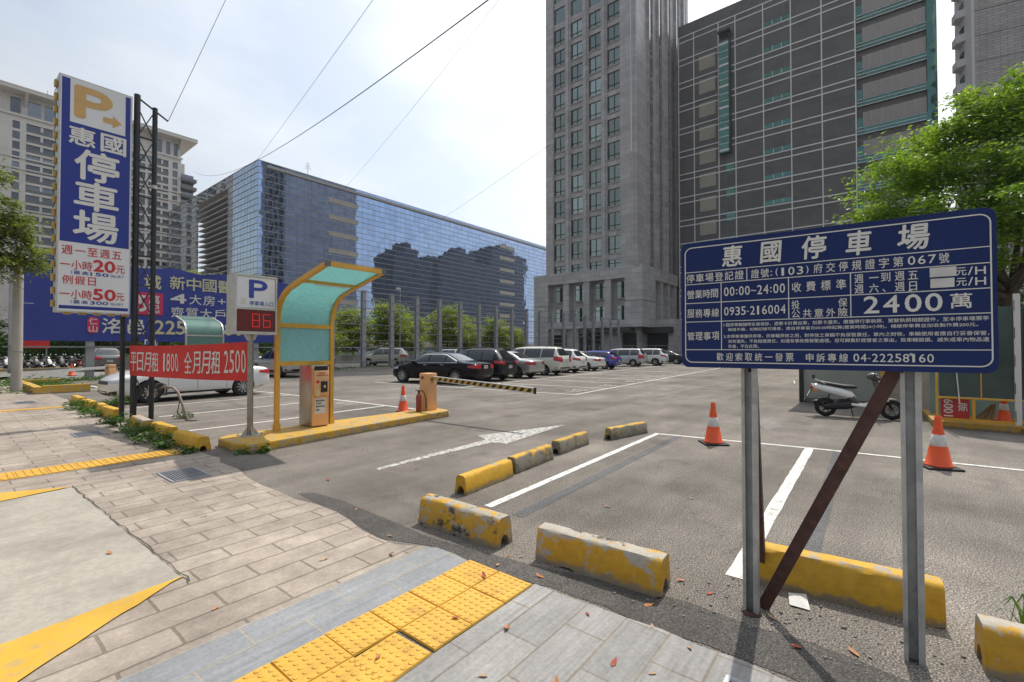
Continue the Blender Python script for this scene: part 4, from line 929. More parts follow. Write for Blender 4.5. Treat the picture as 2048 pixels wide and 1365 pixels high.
MB().box(2.22,2.45,23.8,29.6,0,.26).build('side', pl, t, world=True); MB().box(2.45,3.75,23.8,24.05,0,.30).build('side', pl, t, world=True); MB().box(2.45,3.6,29.3,29.6,0,.28).build('side', pl, t, world=True)
t = thing('red_lantern_stack', 'red hanging cloth sign behind the left billboard post', 'banner', (5.6,62,0)); 
MB().cbox((0,0,3.0), (2.4,.15,2.6), bev=.03).build('cloth', M_redfab, t); MB().tube([(-1,0.15,0),(-1,.15,4.2)], .05, 8).tube([(1,.15,0),(1,.15,4.2)], .05, 8).build('posts_frame', M_rail, t)
t = thing('red_street_banner', 'red panel behind the left tree above the grey cabinet', 'banner', (-.3,52,0)); MB().cbox((0,0,8.0), (2.0,.15,5.4), bev=.03).build('cloth', M_redfab, t); MB().tube([(0,.15,0),(0,.15,9.6)], .08, 8).build('post', M_rail, t)

# ================================================================ booth and hut on the right
M_hut = mat('pale_green_grey_panel', (.33,.35,.31), .6, var=(1.3,.08), dirt=((.26,.25,.2), 1.6, .55, .8)); M_beige = mat('beige_panel', (.42,.37,.28), .7, var=(1,.1), dirt=((.25,.22,.17), 3, .5, .75))
ht = thing('guard_hut', 'low pale grey hut with a dark corner post behind the scooter', 'hut', (17.3,.5,0))
def hp(name, m, *b): MB().box(*b).build(name, m, ht, world=True)
hp('wall', M_hut, 16.84,20.5,.02,1.85,.10,2.9); hp('corner_post', M_black_steel, 16.78,16.90,1.86,1.98,0,2.95); hp('plinth', M_black_steel, 16.86,20.5,.03,1.84,0,.099)
hp('door_frame', M_yel_steel, 16.82,16.98,-.16,.01,0,2.9); hp('beige_wall', M_beige, 16.9,20.5,-1.25,-.17,0,2.9); hp('roof', M_steel_grey, 15.9,20.9,-1.5,2.15,2.98,3.1)
hp('skirting', M_grey_pl, 16.80,16.838,.1,1.8,.02,.14)
MB().box(16.845,16.90,.40,.46,.12,2.88).build('panel_joint', M_grey_pl, ht, world=True)
bo = thing('booth_island', 'yellow edged kerb island under the glazed booth at right', 'kerb', (14,-1.5,0))
MB().prism([(13.25,-.85,0),(15.4,-.80,0),(15.4,-3.6,0),(13.0,-3.6,0),(13.1,-1.0,0)], (0,0,.14)).build('kerb', worn_paint('booth_kerb_paint', (.45,.25,.03), (.25,.2,.14), (.1,.08,.05), .5, .6, .6, .72), bo, world=True)
# green panelled end screen on the island, seen across the sign
M_green_glass = mat('dark_green_tinted_panel', (.035,.07,.062), .12, var=(1,.35), spec=.6)
gb = thing('green_screen', 'dark green glazed booth screen in a yellow frame at right', 'booth', (13.4,-1.5,.14))
MB().box(13.38,13.42,-.96,-.92,.14,2.45).build('post', M_yel_steel, gb, world=True); MB().box(13.37,13.43,-1.52,-1.47,.14,.60).build('post', M_yel_steel, gb, world=True)
MB().box(13.365,13.435,-3.4,-.96,.60,.635).build('rail', M_yel_steel, gb, world=True); MB().box(13.365,13.435,-3.4,-.98,.14,.19).build('rail', M_yel_steel, gb, world=True)
pts = [(13.39,-.98,.64),(13.39,-3.4,.64),(13.39,-3.4,2.5),(13.39,-1.75,2.5),(13.39,-1.4,2.42),(13.39,-1.1,2.2),(13.39,-.98,1.95)]
MB().prism(pts, (.012,0,0)).build('pane', M_green_glass, gb, world=True)
MB().box(13.38,13.385,-1.62,-1.60,.64,2.45).build('pane_joint', M_yel_steel, gb, world=True)
MB().box(14.6,14.65,-3.4,-.9,.14,2.5).build('rear_panel', mat('pale_cyan_panel', (.25,.36,.36), .5, var=(1,.2)), gb, world=True)
mb = MB()
for y, x in ((-2.12,13.32),(-2.27,13.30)): mb.box(x, x+.06, y-.045, y+.045, 0, 2.74)
fp = thing('striped_posts', 'pair of thin white posts with brown marks at the right edge', 'post', (13.3,-2.2,0)); mb.build('posts', M_letter_white, fp, world=True)
mb = MB()
for i in range(5): mb.box(13.315, 13.319, -2.085, -2.073, .2+.55*i, .42+.55*i)
mb.build('brown_marks', M_rust, fp, world=True)
rs = thing('red_price_board', 'red board with white 600 lettering turned on its side in the booth', 'sign', (13.45,-1.2,.15))
MB().box(13.44,13.46,-1.44,-1.0,.16,.60).build('board', M_red, rs, world=True)
RP = plane((13.438,0,0), (0,0,-1), (0,-1,0)); mb = MB(); write(mb, RP, '6001', -.58, -.22, 1.05, 1.19, .03, 3, .002); write(mb, RP, '版', -.52, -.34, 1.27, 1.41, .02, 3, .002); mb.build('lettering', M_letter_white, rs, world=True, fix=False)
copy_tree(c0, (13.75,-1.98,.14), R(5), 'orange traffic cone stored inside the booth at right', CG, .82)
br_ = thing('straw_broom', 'straw broom leaning inside the booth beside the stored cone', 'broom', (13.7,-1.7,.14))
mb = MB()
for i in range(60):
    a = random.uniform(-.16,.16); mb.bar((13.7+random.uniform(-.04,.04),-1.82+a*.2,.5), (13.66+random.uniform(-.06,.06),-1.66+a,.16), .006, .006)
mb.build('bristles', mat('straw', (.30,.2,.09), .8), br_, world=True); MB().tube([(13.7,-1.82,.48),(13.75,-1.95,1.3)], .012, 6).build('handle', M_beige, br_, world=True)
MB().bar((13.3,-1.28,.5), (13.25,-1.22,1.4), .02, .02).build('stick', M_letter_white, rs, world=True)
cf = thing('corrugated_fence', 'pale corrugated metal fence behind the booth', 'fence', (15.5,-3,0))
mb = MB(); n = 60; zt = [2.45+.02*math.sin(i) for i in range(n+1)]
mb.add([(15.3+.03*(i % 2), -1.6-.09*i, .0) for i in range(n+1)]+[(15.3+.03*(i % 2), -1.6-.09*i, zt[i]) for i in range(n+1)], [(i, i+1, n+2+i, n+1+i) for i in range(n)])
mb.build('sheets', M_white_panel, cf, world=True)
mb = MB()
for i in range(5): mb.tube([(15.36,-1.7-1.3*i,0),(15.36,-1.7-1.3*i,2.5)], .03, 6)
mb.build('posts', M_steel_grey, cf, world=True)

# ================================================================ overhead wires
def catenary(a, b, sag, n=40): a, b = Vector(a), Vector(b); return [a.lerp(b, i/n)-Vector((0,0,4*sag*(i/n)*(1-i/n))) for i in range(n+1)]

# ================================================================ buildings
M_fglass = facade_glass('blue_mirror_glass', (.35,.455,.66), .045, .12, (1.4,1.4,1.4))
M_fglass_l = facade_glass('pale_mirror_glass', (.55,.61,.68), .02, .2, (1.4,1.4,1.4))
M_mull = mat('mullion_metal', (.40,.38,.34), .5, .1)
M_span = mat('beige_spandrel', (.40,.37,.32), .6, var=(.5,.1), pos=True)
M_slot = mat('dark_opening', (.03,.03,.03), .8)
gb_ = thing('glass_building', 'long low office block clad in blue mirror glass with pale horizontal lines', 'building', (43.12,105,0))
YF, XF, HT = 106.5, 43.73, 43.3
MB().add([(XF,YF,0),(180,YF,0),(180,YF,HT),(XF,YF,HT)], [(0,1,2,3)]).add([(180,YF,0),(180,170,0),(180,170,HT),(180,YF,HT)], [(0,1,2,3)]).build('front_glass', M_fglass, gb_, world=True, fix=False)
MB().add([(XF,123,0),(XF,YF,0),(XF,YF,HT),(XF,123,HT)], [(0,1,2,3)]).add([(XF,170,40.4),(XF,123,40.4),(XF,123,HT),(XF,170,HT)], [(0,1,2,3)]).add([(XF,170,0),(XF,143,0),(XF,143,40.4),(XF,170,40.4)], [(0,1,2,3)]).add([(XF,143,0),(XF,123,0),(XF,123,17),(XF,143,17)], [(0,1,2,3)]).build('side_glass', M_fglass_l, gb_, world=True, fix=False)
MB().box(45.5,180,106,170,42.0,42.6).build('roof', M_steel_grey, gb_, world=True)
MB().box(46,47,123,143,17,40.4).build('louvre_recess', M_slot, gb_, world=True)
mb = MB()
for k in range(16): z = 17.6+1.4*k; mb.box(43.75, 46.0, 123.02, 142.98, z, z+.34)
mb.build('louvre_bands', mat('louvre_slab', (.30,.30,.30), .6), gb_, world=True)
mb = MB(); z = HT
while z > .5:
    mb.box(XF-.07, 180, YF-.09, YF-.004, z-.05, z+.05)
    if z > 40 or z < 17: mb.box(XF-.09, XF-.004, YF-.004, 170, z-.05, z+.05)
    else: mb.box(XF-.09, XF-.004, YF-.004, 123, z-.05, z+.05); mb.box(XF-.09, XF-.004, 143, 170, z-.05, z+.05)
    z -= 1.40
mb.build('mullion_lines', M_mull, gb_, world=True)
mb = MB(); x = XF
while x < 180: mb.box(x-.018, x+.018, YF-.02, YF-.003, 0, HT-.06); x += 1.75
for i in range(11): y = YF+1.75*i; mb.box(XF-.02, XF-.003, y-.018, y+.018, 0, HT-.06)
mb.build('vertical_joints', mat('joint_dark', (.10,.11,.13), .5), gb_, world=True)
for x0, x1, z0 in ((60.4,68.7,38.1), (126.2,134.7,38.1)):
    for k in range(9): MB().box(x0, x1, YF-.06, YF-.001, z0-4.2*k-.0+.1, z0-4.2*k+1.27).build('spandrel_panel', M_span, gb_, world=True)
MB().box(52,175,YF-.3,YF-.1,2.2,3.6).build('entrance_fascia', M_span, gb_, world=True)
t = thing('roof_antenna', 'small bare aerial on the glass office roof', 'antenna', (55.8,108,42.6))
mb = MB().tube([(0,0,0),(0,0,4.2)], .05, 6)
for z, w in ((2.6,.9),(3.4,.6),(3.0,.75),(3.9,.4)): mb.bar((-w,0,z), (w,0,z), .05, .05)
mb.build('rods', M_rail, t)

# grey stone tower
M_st = stone('grey_granite', (.455,.435,.44), 2.2, 1.05, .03); M_st2 = stone('grey_granite_podium', (.47,.455,.455), 2.0, .98, .03)
M_win = facade_glass('grey_green_window', (.30,.36,.355), .03, .5, None, .05, .25); M_wframe = mat('dark_window_frame', (.03,.035,.035), .5)
M_sill = mat('window_sill_stone', (.34,.32,.31), .6)
tw = thing('stone_tower', 'tall grey granite office tower with regular windows and a stepped base', 'building', (74.6,31.3,0))
def tb(name, m, f): mb = MB(); f(mb); return mb.build(name, m, tw, world=True)
TX = 75.4; cols = [(47.15,49.8),(43.29,45.91),(39.44,42.02),(35.71,38.24)]
tops = [17.65+4.255*k for k in range(20)]
def shaft(mb):
    mb.box(TX+.75, 103.5, 33.3, 51.6, 16.1, 102)
    pil = [(49.8,51.6),(45.91,47.15),(42.02,43.29),(38.24,39.44),(32.6,35.71)]
    for a, b in pil: mb.box(TX-(.0 if a != 32.6 else .0), TX+.75, a, b, 16.1, 102)
    for a, b in cols:
        z0 = 16.1
        for zt in tops:
            if zt-3.1 > z0: mb.box(TX+.28, TX+.75, a, b, z0, zt-3.1)
            z0 = zt
        mb.box(TX+.28, TX+.75, a, b, z0, 102)
    for a, b in pil[1:4]:      # raised ribs
        mb.box(TX-.25, TX, (a+b)/2-.28, (a+b)/2+.28, 16.1, 102)
    mb.box(TX-.12, TX, 33.1, 34.6, 16.1, 102)
tb('shaft', M_st, shaft)
def windows(rows, name, kind=None):
    for k in rows:
        for a, b in cols:
            z1 = tops[k]; z0 = max(z1-3.1, 16.2)
            mb = MB().add([(TX+.5,b,z0),(TX+.5,a,z0),(TX+.5,a,z1),(TX+.5,b,z1)], [(0,1,2,3)])
            w = mb.build('window', M_win, tw, world=True, fix=False)
            fr = MB(); m = (a+b)/2
            fr.box(TX+.42, TX+.49, m-.06, m+.06, z0, z1); fr.box(TX+.42, TX+.48, a, b, z0+.75, z0+.85)
            for q in (a+.06, b-.06): fr.box(TX+.42, TX+.49, q-.06, q+.06, z0, z1)
            fr.build('frame', M_wframe, w, world=True)
            MB().box(TX+.14, TX+.47, a, b, z0-.2, z0-.001).build('sill', M_sill, w, world=True)
windows(range(0, 12), 'window')
mb = MB()
for zt in tops[12:]:
    for a, b in cols: mb.add([(TX+.5,b,zt-3.1),(TX+.5,a,zt-3.1),(TX+.5,a,zt),(TX+.5,b,zt)], [(0,1,2,3)])
tag(mb.build('upper_window', M_win, tw, world=True, fix=False), kind='stuff')
scol = [(80.6,83.0),(85.2,87.6),(89.9,92.4),(94.9,97.4),(99.6,101.8)]
def sfins(mb):
    xs = [75.4]+[v for c in scol for v in c]+[103.5]
    for i in range(0, len(xs), 2): mb.box(xs[i]+(.0 if i else .76), xs[i+1], 32.6, 33.3, 16.1, 102)
    for a, b in scol:
        z0 = 16.1
        for zt in tops:
            if zt-3.1 > z0: mb.box(a, b, 32.95, 33.3, z0, zt-3.1)
            z0 = zt
    for a, b in scol: mb.box(a-.55, a-.25, 32.1, 32.6, 16.1, 102)
tb('side_fins', M_st, sfins)
def side_trim(mb):  # bright metal trim along the outer edge of each fin
    for a, b in scol: mb.box(a-.54, a-.26, 32.04, 32.098, 16.1, 102)
tb('fin_trim', mat('polished_metal_trim', (.62,.62,.6), .18, 1), side_trim)
for k in range(0, 12):
    for a, b in scol[:4]:
        z1 = tops[k]; z0 = max(z1-3.1, 16.2)
        w = MB().add([(a,33.15,z0),(b,33.15,z0),(b,33.15,z1),(a,33.15,z1)], [(0,1,2,3)]).build('side_window', M_win, tw, world=True, fix=False)
        MB().box(a, b, 32.7, 32.98, z0-.2, z0-.001).build('sill', M_sill, w, world=True)
MB().box(TX-.17, TX-.121, 33.4, 33.62, 36, 102).build('corner_glass_strip', facade_glass('bright_strip', (.6,.62,.63), .02, .4), tw, world=True)
PX = 74.6
def podium(mb):
    mb.box(PX+1.6, 103.5, 33.0, 53.98, 0, 16.1); mb.box(PX, PX+1.6, 31.3, 53.98, 14.03, 16.1); mb.box(PX+1.6, 103.5, 31.3, 33.0, 14.03, 16.1)
    mb.box(PX, PX+1.6, 50.64, 53.98, 0, 14.03); mb.box(PX, PX+1.6, 31.3, 34.58, 5.44, 14.03)
    for a, b in ((46,47.2),(41.6,42.87),(37.3,38.54)): mb.box(PX+.15, PX+1.6, a, b, 6.7, 14.03)
    mb.box(PX+.1, PX+1.6, 34.58, 50.64, 5.44, 6.7)
    mb.box(PX+1.6, 80.4, 31.3, 33.0, 5.44, 14.03)
    for a in (83.6,87.2,90.8,94.4,98): mb.box(a, a+1.1, 31.5, 33.0, 6.9, 14.03)
    mb.box(PX+1.6, 103.5, 31.45, 33.0, 5.44, 6.9) if False else mb.box(80.4, 103.5, 31.45, 33.0, 5.44, 6.9)
    for a, b in ((44.4,46.5),(35.6,39.2)): mb.box(PX+1.0, PX+1.6, a, b, 0, 5.44)
    mb.box(80.0, 95, 27.9, 28.9, 0, 6.9); mb.box(80.0, 95, 28.9, 31.44, 5.5, 6.9); mb.box(PX+.8, PX+1.6, 48.2, 50.64, 4.3, 5.44)
tb('podium', M_st2, podium)
tb('podium_band_joint', mat('stone_joint', (.10,.095,.095), .8), lambda mb: (mb.box(PX-.01, PX-.001, 31.3, 34.58, 9.93, 10.03), mb.box(PX-.01, PX-.001, 50.64, 53.98, 9.93, 10.03), mb.box(PX, 80.4, 31.285, 31.299, 9.93, 10.03)))
for a, b in ((47.36,49.57),(43.04,45.16),(38.72,40.94),(34.62,36.58)):
    for z0, z1 in ((10.7,13.55),(6.75,9.3)):
        w = MB().add([(PX+1.45,b,z0),(PX+1.45,a,z0),(PX+1.45,a,z1),(PX+1.45,b,z1)], [(0,1,2,3)]).build('podium_window', M_win, tw, world=True, fix=False)
        m = (a+b)/2; MB().box(PX+1.2, PX+1.44, m-.16, m+.16, z0, z1).box(PX+1.36, PX+1.44, a, b, z1-.75, z1-.65).build('frame', M_wframe, w, world=True); MB().box(PX+1.1, PX+1.44, a, b, z0-.22, z0-.001).build('sill', M_sill, w, world=True)
tb('entrance_canopy', mat('dark_canopy', (.035,.038,.04), .4), lambda mb: (mb.box(PX-1.2, PX+1.0, 33.2, 41.5, 4.55, 5.3), mb.box(78.4, 79.99, 28.0, 33.0, 4.4, 5.45)))
for q in ((PX+1.5, PX+1.59, 47.4, 50.6, 0, 4.3),(PX+1.3, PX+1.59, 39.2, 44.3, 0, 4.5),(PX+1.3, PX+1.59, 33.1, 35.5, 0, 4.4),(80.5, 80.59, 28.9, 32.9, 0, 4.4)): tb('ground_floor_opening', M_slot, lambda mb: mb.box(*q))
tb('roof_block', M_st, lambda mb: mb.box(TX-.9, TX+.3, 32.0, 33.05, 16.101, 17.6))
t = thing('street_railing', 'grey metal railing in front of the stone tower', 'railing', (72,36,0))
mb = MB()
for i in range(16): mb.box(71.9, 72.0, 22+2*i, 22.08+2*i, 0, 2.2)
for z in (1.2, 2.15): mb.box(71.92, 71.98, 22, 52, z-.04, z+.04)
mb.build('bars', M_rail, t, world=True)

# dark gridded building
M_dk = stone('charcoal_stone', (.128,.125,.126), 1.9, 1.0, .015, 'grid', .10, 1.25); M_wl = mat('white_metal_strip', (.8,.8,.79), .45)
M_tealg = facade_glass('teal_window_glass', (.12,.24,.205), .02, .4, (1.2,1.2,1.2), .06)
db = thing('dark_grid_building', 'huge charcoal stone block with thin white grid lines and teal windows', 'building', (112,18,0))
DX = 112
# the block was surveyed at a nominal distance; it stands nearer, at .821 of it
db.scale = (.821,)*3; db.location = (112*.821, 18*.821, 1.65*(1-.821))
def dpart(name, m, f, fix=True): mb = MB(); f(mb); return mb.build(name, m, db, world=True, fix=fix)
dpart('wall', M_dk, lambda mb: (mb.box(DX, 126, 3.1, 37.7, -1, 80), mb.box(DX+.6, 126, -8.5, 3.1, -1, 84)))
zr = [77.1-5.58*k for k in range(13)]
def dgrid(mb):
    for z in zr:
        for q in (z, z-1.36): mb.box(DX-.10, DX-.003, 3.1, 37.7, q-.115, q+.115)
    for y in (37.6,34.0,28.5,24.9,19.3,14.1,8.7,3.2): mb.box(DX-.09, DX-.004, y-.10, y+.10, 0, 77)
dpart('line_grid', M_wl, dgrid)
for z in zr[1:9]:
    dpart('pale_panel', M_span, lambda mb: mb.box(DX-.05, DX-.004, 29.2, 32.8, z-4.2, z-.9+.0))
    w = dpart('strip_window', M_tealg, lambda mb: mb.box(DX-.03, DX-.004, 14.2, 19.2, z+.25, z+1.05+.1))
    MB().box(DX-.06, DX-.031, 15.75, 15.85, z+.25, z+1.15).box(DX-.06, DX-.031, 17.45, 17.55, z+.25, z+1.15).build('frame', M_wl, w, world=True)
for z in (43.9, 38.3, 32.7, 27.1): dpart('small_window', M_tealg, lambda mb: mb.box(DX-.04, DX-.004, 25.3, 27.0, z-2.1, z))
sh = dpart('glass_shaft', M_tealg, lambda mb: mb.box(DX-1.4, DX-.004, 26.0, 28.0, 46, 71.5))
MB().box(DX-2.2, DX-.004, 25.6, 28.1, 73.2, 73.6).build('shaft_canopy', M_wframe, sh, world=True)
mb = MB()
for k in range(16): mb.box(DX-1.46, DX-1.401, 26.0, 28.0, 46.3+1.62*k, 46.44+1.62*k+(.3 if k % 3 == 0 else 0))
mb.build('shaft_bands', M_wl, sh, world=True); MB().box(DX-1.4, DX-.01, 25.7, 25.99, 46, 73).build('shaft_side', M_wframe, sh, world=True)
dpart('corner_glass', M_tealg, lambda mb: (mb.box(DX-.05, DX+.6, -8.6, -7.2, 20, 84), [mb.box(DX+.3, DX+.59, 2.15, 3.05, 75.4-5.55*k-4.2, 75.4-5.55*k-.9) for k in range(10)]))
for k in range(9):
    z = 75.4-5.55*k
    dpart('glass_band', M_tealg, lambda mb: mb.box(DX+.2, DX+.59, -7.2, 2.1, z-4.3, z-2.85))
    MBl = MB()
    for q in (z-3.55, z-2.9, z-4.2): MBl.box(DX+.08, DX+.19, -8.6, 3.05, q-.05, q+.05)
    MBl.build('band_trim', M_wl, db, world=True)
    for j, (a, b) in enumerate(((.95,2.1),(-.7,.9),(-2.3,-.75),(-3.9,-2.35),(-5.5,-3.95),(-7.1,-5.55))):
        if k > 8: continue
        mb = MB(); n = 11
        for i in range(n): zz = z-2.6+2.5*i/(n-1); mb.box(DX+.15, DX+.4, a+.08, b-.08, zz-.075, zz+.075)
        mb.box(DX+.12, DX+.42, a, a+.08, z-2.7, z+.05).box(DX+.12, DX+.42, b-.08, b, z-2.7, z+.05)
        mb.build('louvre_panel', mat('louvre_grey', (.50,.48,.48), .5) if (k, j) == (0, 0) else bpy.data.materials['louvre_grey'], db, world=True)

# beige apartment block far left
M_ab = stone('cream_tile', (.56,.53,.49), 3.2, 3.2, .03, 'grid', .03, .85); M_awin = facade_glass('apartment_window', (.14,.155,.17), .02, .4, None, .12, .3); M_arail = mat('dark_balcony_rail', (.12,.125,.13), .5); M_acap = mat('cream_band', (.56,.53,.48), .7)
ab = thing('apartment_block', 'tall cream apartment block with deep eaves and rows of balconies', 'building', (30,210,0))
def ap(name, m, f): mb = MB(); f(mb); return mb.build(name, m, ab, world=True)
YA = 210
bands = [(17.0,23.9),(29,36),(41,47.2),(50.2,54.2)]; narrow = [(14,15.6),(25.6,27.2),(37.8,39.4),(48.0,49.2),(55.5,57.1)]
floors = [70.6-3.2*k for k in range(15)]
ap('wall', M_ab, lambda mb: (mb.box(11,58.2,YA+1.2,YA+18,0,74.5), mb.box(58.2,60.5,YA+4,YA+16,0,74.5), mb.box(11.5,58.5,YA+2,YA+16,74.5,82)))
def front(mb):
    xs = sorted(bands+narrow); prev = 11
    for a, b in xs: mb.box(prev, a, YA, YA+1.2, 0, 74.5); prev = b
    mb.box(prev, 58.2, YA, YA+1.2, 0, 74.5)
    for a, b in bands:
        mb.box(a, b, YA, YA+1.19, 72.9, 74.5)
        for z in floors: mb.box(a, b, YA-.05, YA+1.19, z-1.1+.0, z-.35)
        mb.box(a, b, YA, YA+1.19, 0, floors[-1]-1.2)
    for a, b in narrow:
        for z in floors[::1]: mb.box(a, b, YA, YA+1.19, z-.9, z-.1)
        mb.box(a, b, YA, YA+1.19, 72.9, 74.5); mb.box(a, b, YA, YA+1.19, 0, floors[-1]-1)
ap('facade', M_ab, front)
ap('cornice', M_acap, lambda mb: (mb.box(10.6,58.6,YA-.5,YA,74.5,75.2), mb.box(10.8,58.4,YA-.3,YA,61.3,61.8), mb.box(10.8,58.4,YA-.3,YA,57.9,58.3), mb.box(10.8,58.4,YA-.3,YA,45.0,45.4)))
ap('eaves', M_acap, lambda mb: (mb.box(9.5,63,YA-2.2,YA+20,82,83.0), mb.box(9.5,63,YA-2.3,YA+20,83.002,83.3)))
for z in floors:
    for a, b in bands:
        w = ap('balcony', M_awin, lambda mb: mb.box(a, b, YA+.6, YA+1.15, z-.34, z+2.05-.0))
        MB().box(a, b, YA-.02, YA+.04, z-.3, z+.6).build('railing', M_arail, w, world=True)
        MB().box((a+b)/2-.3, (a+b)/2+.3, YA, YA+.58, z-.34, z+2.08).build('pier', M_ab, w, world=True)
    for a, b in narrow: ap('window', M_awin, lambda mb: mb.box(a, b, YA+.4, YA+1.15, z-.09, z+2.25))
for z in floors[1:]:
    w = ap('corner_balcony', M_arail, lambda mb: mb.box(58.21, 63.2, YA-1, YA+3.9, z-.7, z+.5)); MB().box(58.3, 62.8, YA+1.5, YA+3.95, z+.55, z+2.4).build('balcony_glazing', M_awin, w, world=True)
for a, b in ((13.6,15.8),(17.5,20.3),(21.2,23.6),(27.5,30),(33,36),(42,45),(50.2,52.6),(54.0,55.2),(56.4,57.6)): ap('penthouse_window', M_awin, lambda mb: mb.box(a, b, YA+1.9, YA+1.99, 76, 80.8))
for x in (16.6,27.0,38,49.5,57.9): ap('eaves_bracket', M_acap, lambda mb: mb.prism([(x,YA+2,78.5),(x,YA+2,82),(x,YA-1.6,82)], (.7,0,0)))
MB().tube([(22,YA+4,83.3),(22,YA+4,87)], .08, 6).build('aerial', M_rail, ab, world=True)

# tiled apartment at the upper right
M_rt = stone('grey_wall_tile', (.40,.375,.37), .9, .32, .03, var=.1); M_rw = mat('pale_render', (.58,.57,.56), .7)
rb = thing('tiled_apartment', 'grey tiled apartment block with slot balconies at the upper right corner', 'building', (74.5,-8.9,0), R(101.7-90))
def rp(name, m, *b): return MB().box(*b).build(name, m, rb)
rp('wall', M_rt, .25,4.6,-30,-5.9,0,70); rp('wall', M_rt, .0,4.6,-5.9,0,0,70); rp('side_wall', M_rw, 0,4.7,.001,.25,0,70)
mb = MB()
for k in range(16): mb.box(-.02,.249,-30,-5.9,14+2.97*k-2.97+1.5,14+2.97*k)
mb.build('parapet_bands', M_rt, rb)
for k in range(14):
    z = 14+2.97*k; w = rp('slot_balcony', M_slot, .2,.248,-14,-5.92,z+.02,z+1.45)
    rp('tile_joint', M_slot, -.012,-.001,-5.88,-.05,z-.05,z)
    mb = MB(); mb.prism([(1.6,.25,z+.6),(3.6,.25,z+.6),(3.2,1.0,z+.6),(1.9,1.0,z+.6)], (0,0,.9)); mb.build('bay_sill', M_rw, rb)
    rp('side_window', M_awin, 2.0,3.2,.251,.3,z+1.55,z+2.6)

# towers across the street behind the viewer's right, seen mirrored in the glass building
for (x0, x1, y0, y1, h, lb) in ((205,240,-85,-60,70,'slim dark office tower mirrored in the middle of the glass building'),(277,345,-120,-90,84,'broad dark office block mirrored at the right of the glass building'),(345,402,-125,-90,100,'taller dark wing mirrored beside the broad block at the right of the glass building')):
    t = thing('office_tower', lb, 'building', ((x0+x1)/2, y1, 0)); m = bpy.data.materials.get('tower_stone') or stone('tower_stone', (.06,.062,.07), 3.5, 3.6, .5, 'grid', .3, 1.7)
    mb = MB().box(x0,x1,y0,y1,0,h); mb.build('wall', m, t, world=True)
    MB().box(x0+.06*(x1-x0),x0+.24*(x1-x0),y0+3,y1-1,h-.0,h+3).box(x1-.22*(x1-x0),x1-.1*(x1-x0),y0+3,y1-1,h,h+2.2).box(x0+.25*(x1-x0),x1-.3*(x1-x0),y0+3,y1-2,h,h+7).box(x0+.4*(x1-x0),x1-.45*(x1-x0),y0+4,y1-4,h+7,h+12).build('roof_plant', m, t, world=True)

# ================================================================ vegetation
M_leaf_r = leafmat('bright_tree_leaf', (.27,.37,.048), (.095,.18,.026), .5)
M_leaf_l = leafmat('olive_tree_leaf', (.20,.225,.06), (.095,.13,.034), .42)
M_leaf_s = leafmat('street_tree_leaf', (.26,.30,.055), (.15,.205,.04), .45)
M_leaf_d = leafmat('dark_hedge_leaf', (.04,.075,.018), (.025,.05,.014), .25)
M_leaf_w = leafmat('weed_leaf', (.08,.16,.025), (.05,.11,.02), .35)
M_flower = mat('orange_flower', (.6,.16,.03), .6)
M_bark = mat('grey_brown_bark', (.10,.08,.06), .9, var=(6,.3), bump=(18,.02))
def leaves(mb, c, n, s, L, W, rnd, out=None, flat=.6):
    for _ in range(n):
        p = Vector((rnd.gauss(c[0], s[0]), rnd.gauss(c[1], s[1]), rnd.gauss(c[2], s[2])))
        a = rnd.uniform(0, 6.283); d = Vector((math.cos(a), math.sin(a), rnd.uniform(-.7,.25)))
        if out is not None: d = d*.6+out*.8
        d.normalize(); up = Vector((rnd.gauss(0, flat), rnd.gauss(0, flat), 1)); r = d.cross(up).normalized(); l = L*rnd.uniform(.6,1.2); w = W*rnd.uniform(.7,1.2)/2
        q = r.cross(d).normalized()*l*.06
        mb.add([p, p+d*l*.45+r*w+q, p+d*l, p+d*l*.45-r*w+q], [(0,1,2,3)])
def tree(name, label, cat, loc, blobs, nclump, per, leaf, mleaf, trunk, seed, clump=.42, group=None, limbs=9, shell=.45):
    rnd = random.Random(seed); t = thing(name, label, cat, loc, 0, group); mb = MB(); tot = sum(b[3]*b[4]*b[5] for b in blobs); cl = []
    for b in blobs:
        for _ in range(max(3, int(nclump*b[3]*b[4]*b[5]/tot))):
            while True:
                v = Vector((rnd.uniform(-1,1), rnd.uniform(-1,1), rnd.uniform(-1,1)))
                if .05 < v.length < 1: break
            k = rnd.random()**shell; n = v.normalized(); c = Vector(b[:3])+Vector((n.x*b[3], n.y*b[4], n.z*b[5]))*k*rnd.uniform(.85,1.1); cl.append((c, n))
    for c, n in cl:
        s = clump*rnd.uniform(.6,1.25); leaves(mb, c, int(per*rnd.uniform(.6,1.3)), (s, s, s*.42), leaf[0], leaf[1], rnd, Vector((n.x, n.y, -.12)))
    mb.build('crown', mleaf, t, fix=False)
    tm_ = MB(); r0, h = trunk; base = Vector((0,0,0)); top = Vector((rnd.uniform(-.2,.2), rnd.uniform(-.2,.2), h))
    tm_.tube([base, Vector((.03,.02,h*.35)), top], [r0*1.15, r0*.9, r0*.72], 12)
    tr = tm_.build('trunk', M_bark, t, smooth=60)
    lb_ = MB()
    for i in range(limbs):
        c, n = cl[rnd.randrange(len(cl))]; st_ = top-Vector((0,0,rnd.uniform(0,.25)*h)); mid = st_.lerp(c, .5)+Vector((0,0,.12*(c-st_).length))
        lb_.tube([st_, mid, c], [r0*.45, r0*.25, r0*.06], 7)
        for _ in range(3):
            c2 = c+Vector((rnd.gauss(0,.6), rnd.gauss(0,.6), rnd.gauss(0,.4))); lb_.tube([mid.lerp(c, .4), c2], [r0*.12, r0*.03], 5)
    lb_.build('limbs', M_bark, t, smooth=60)
    return t
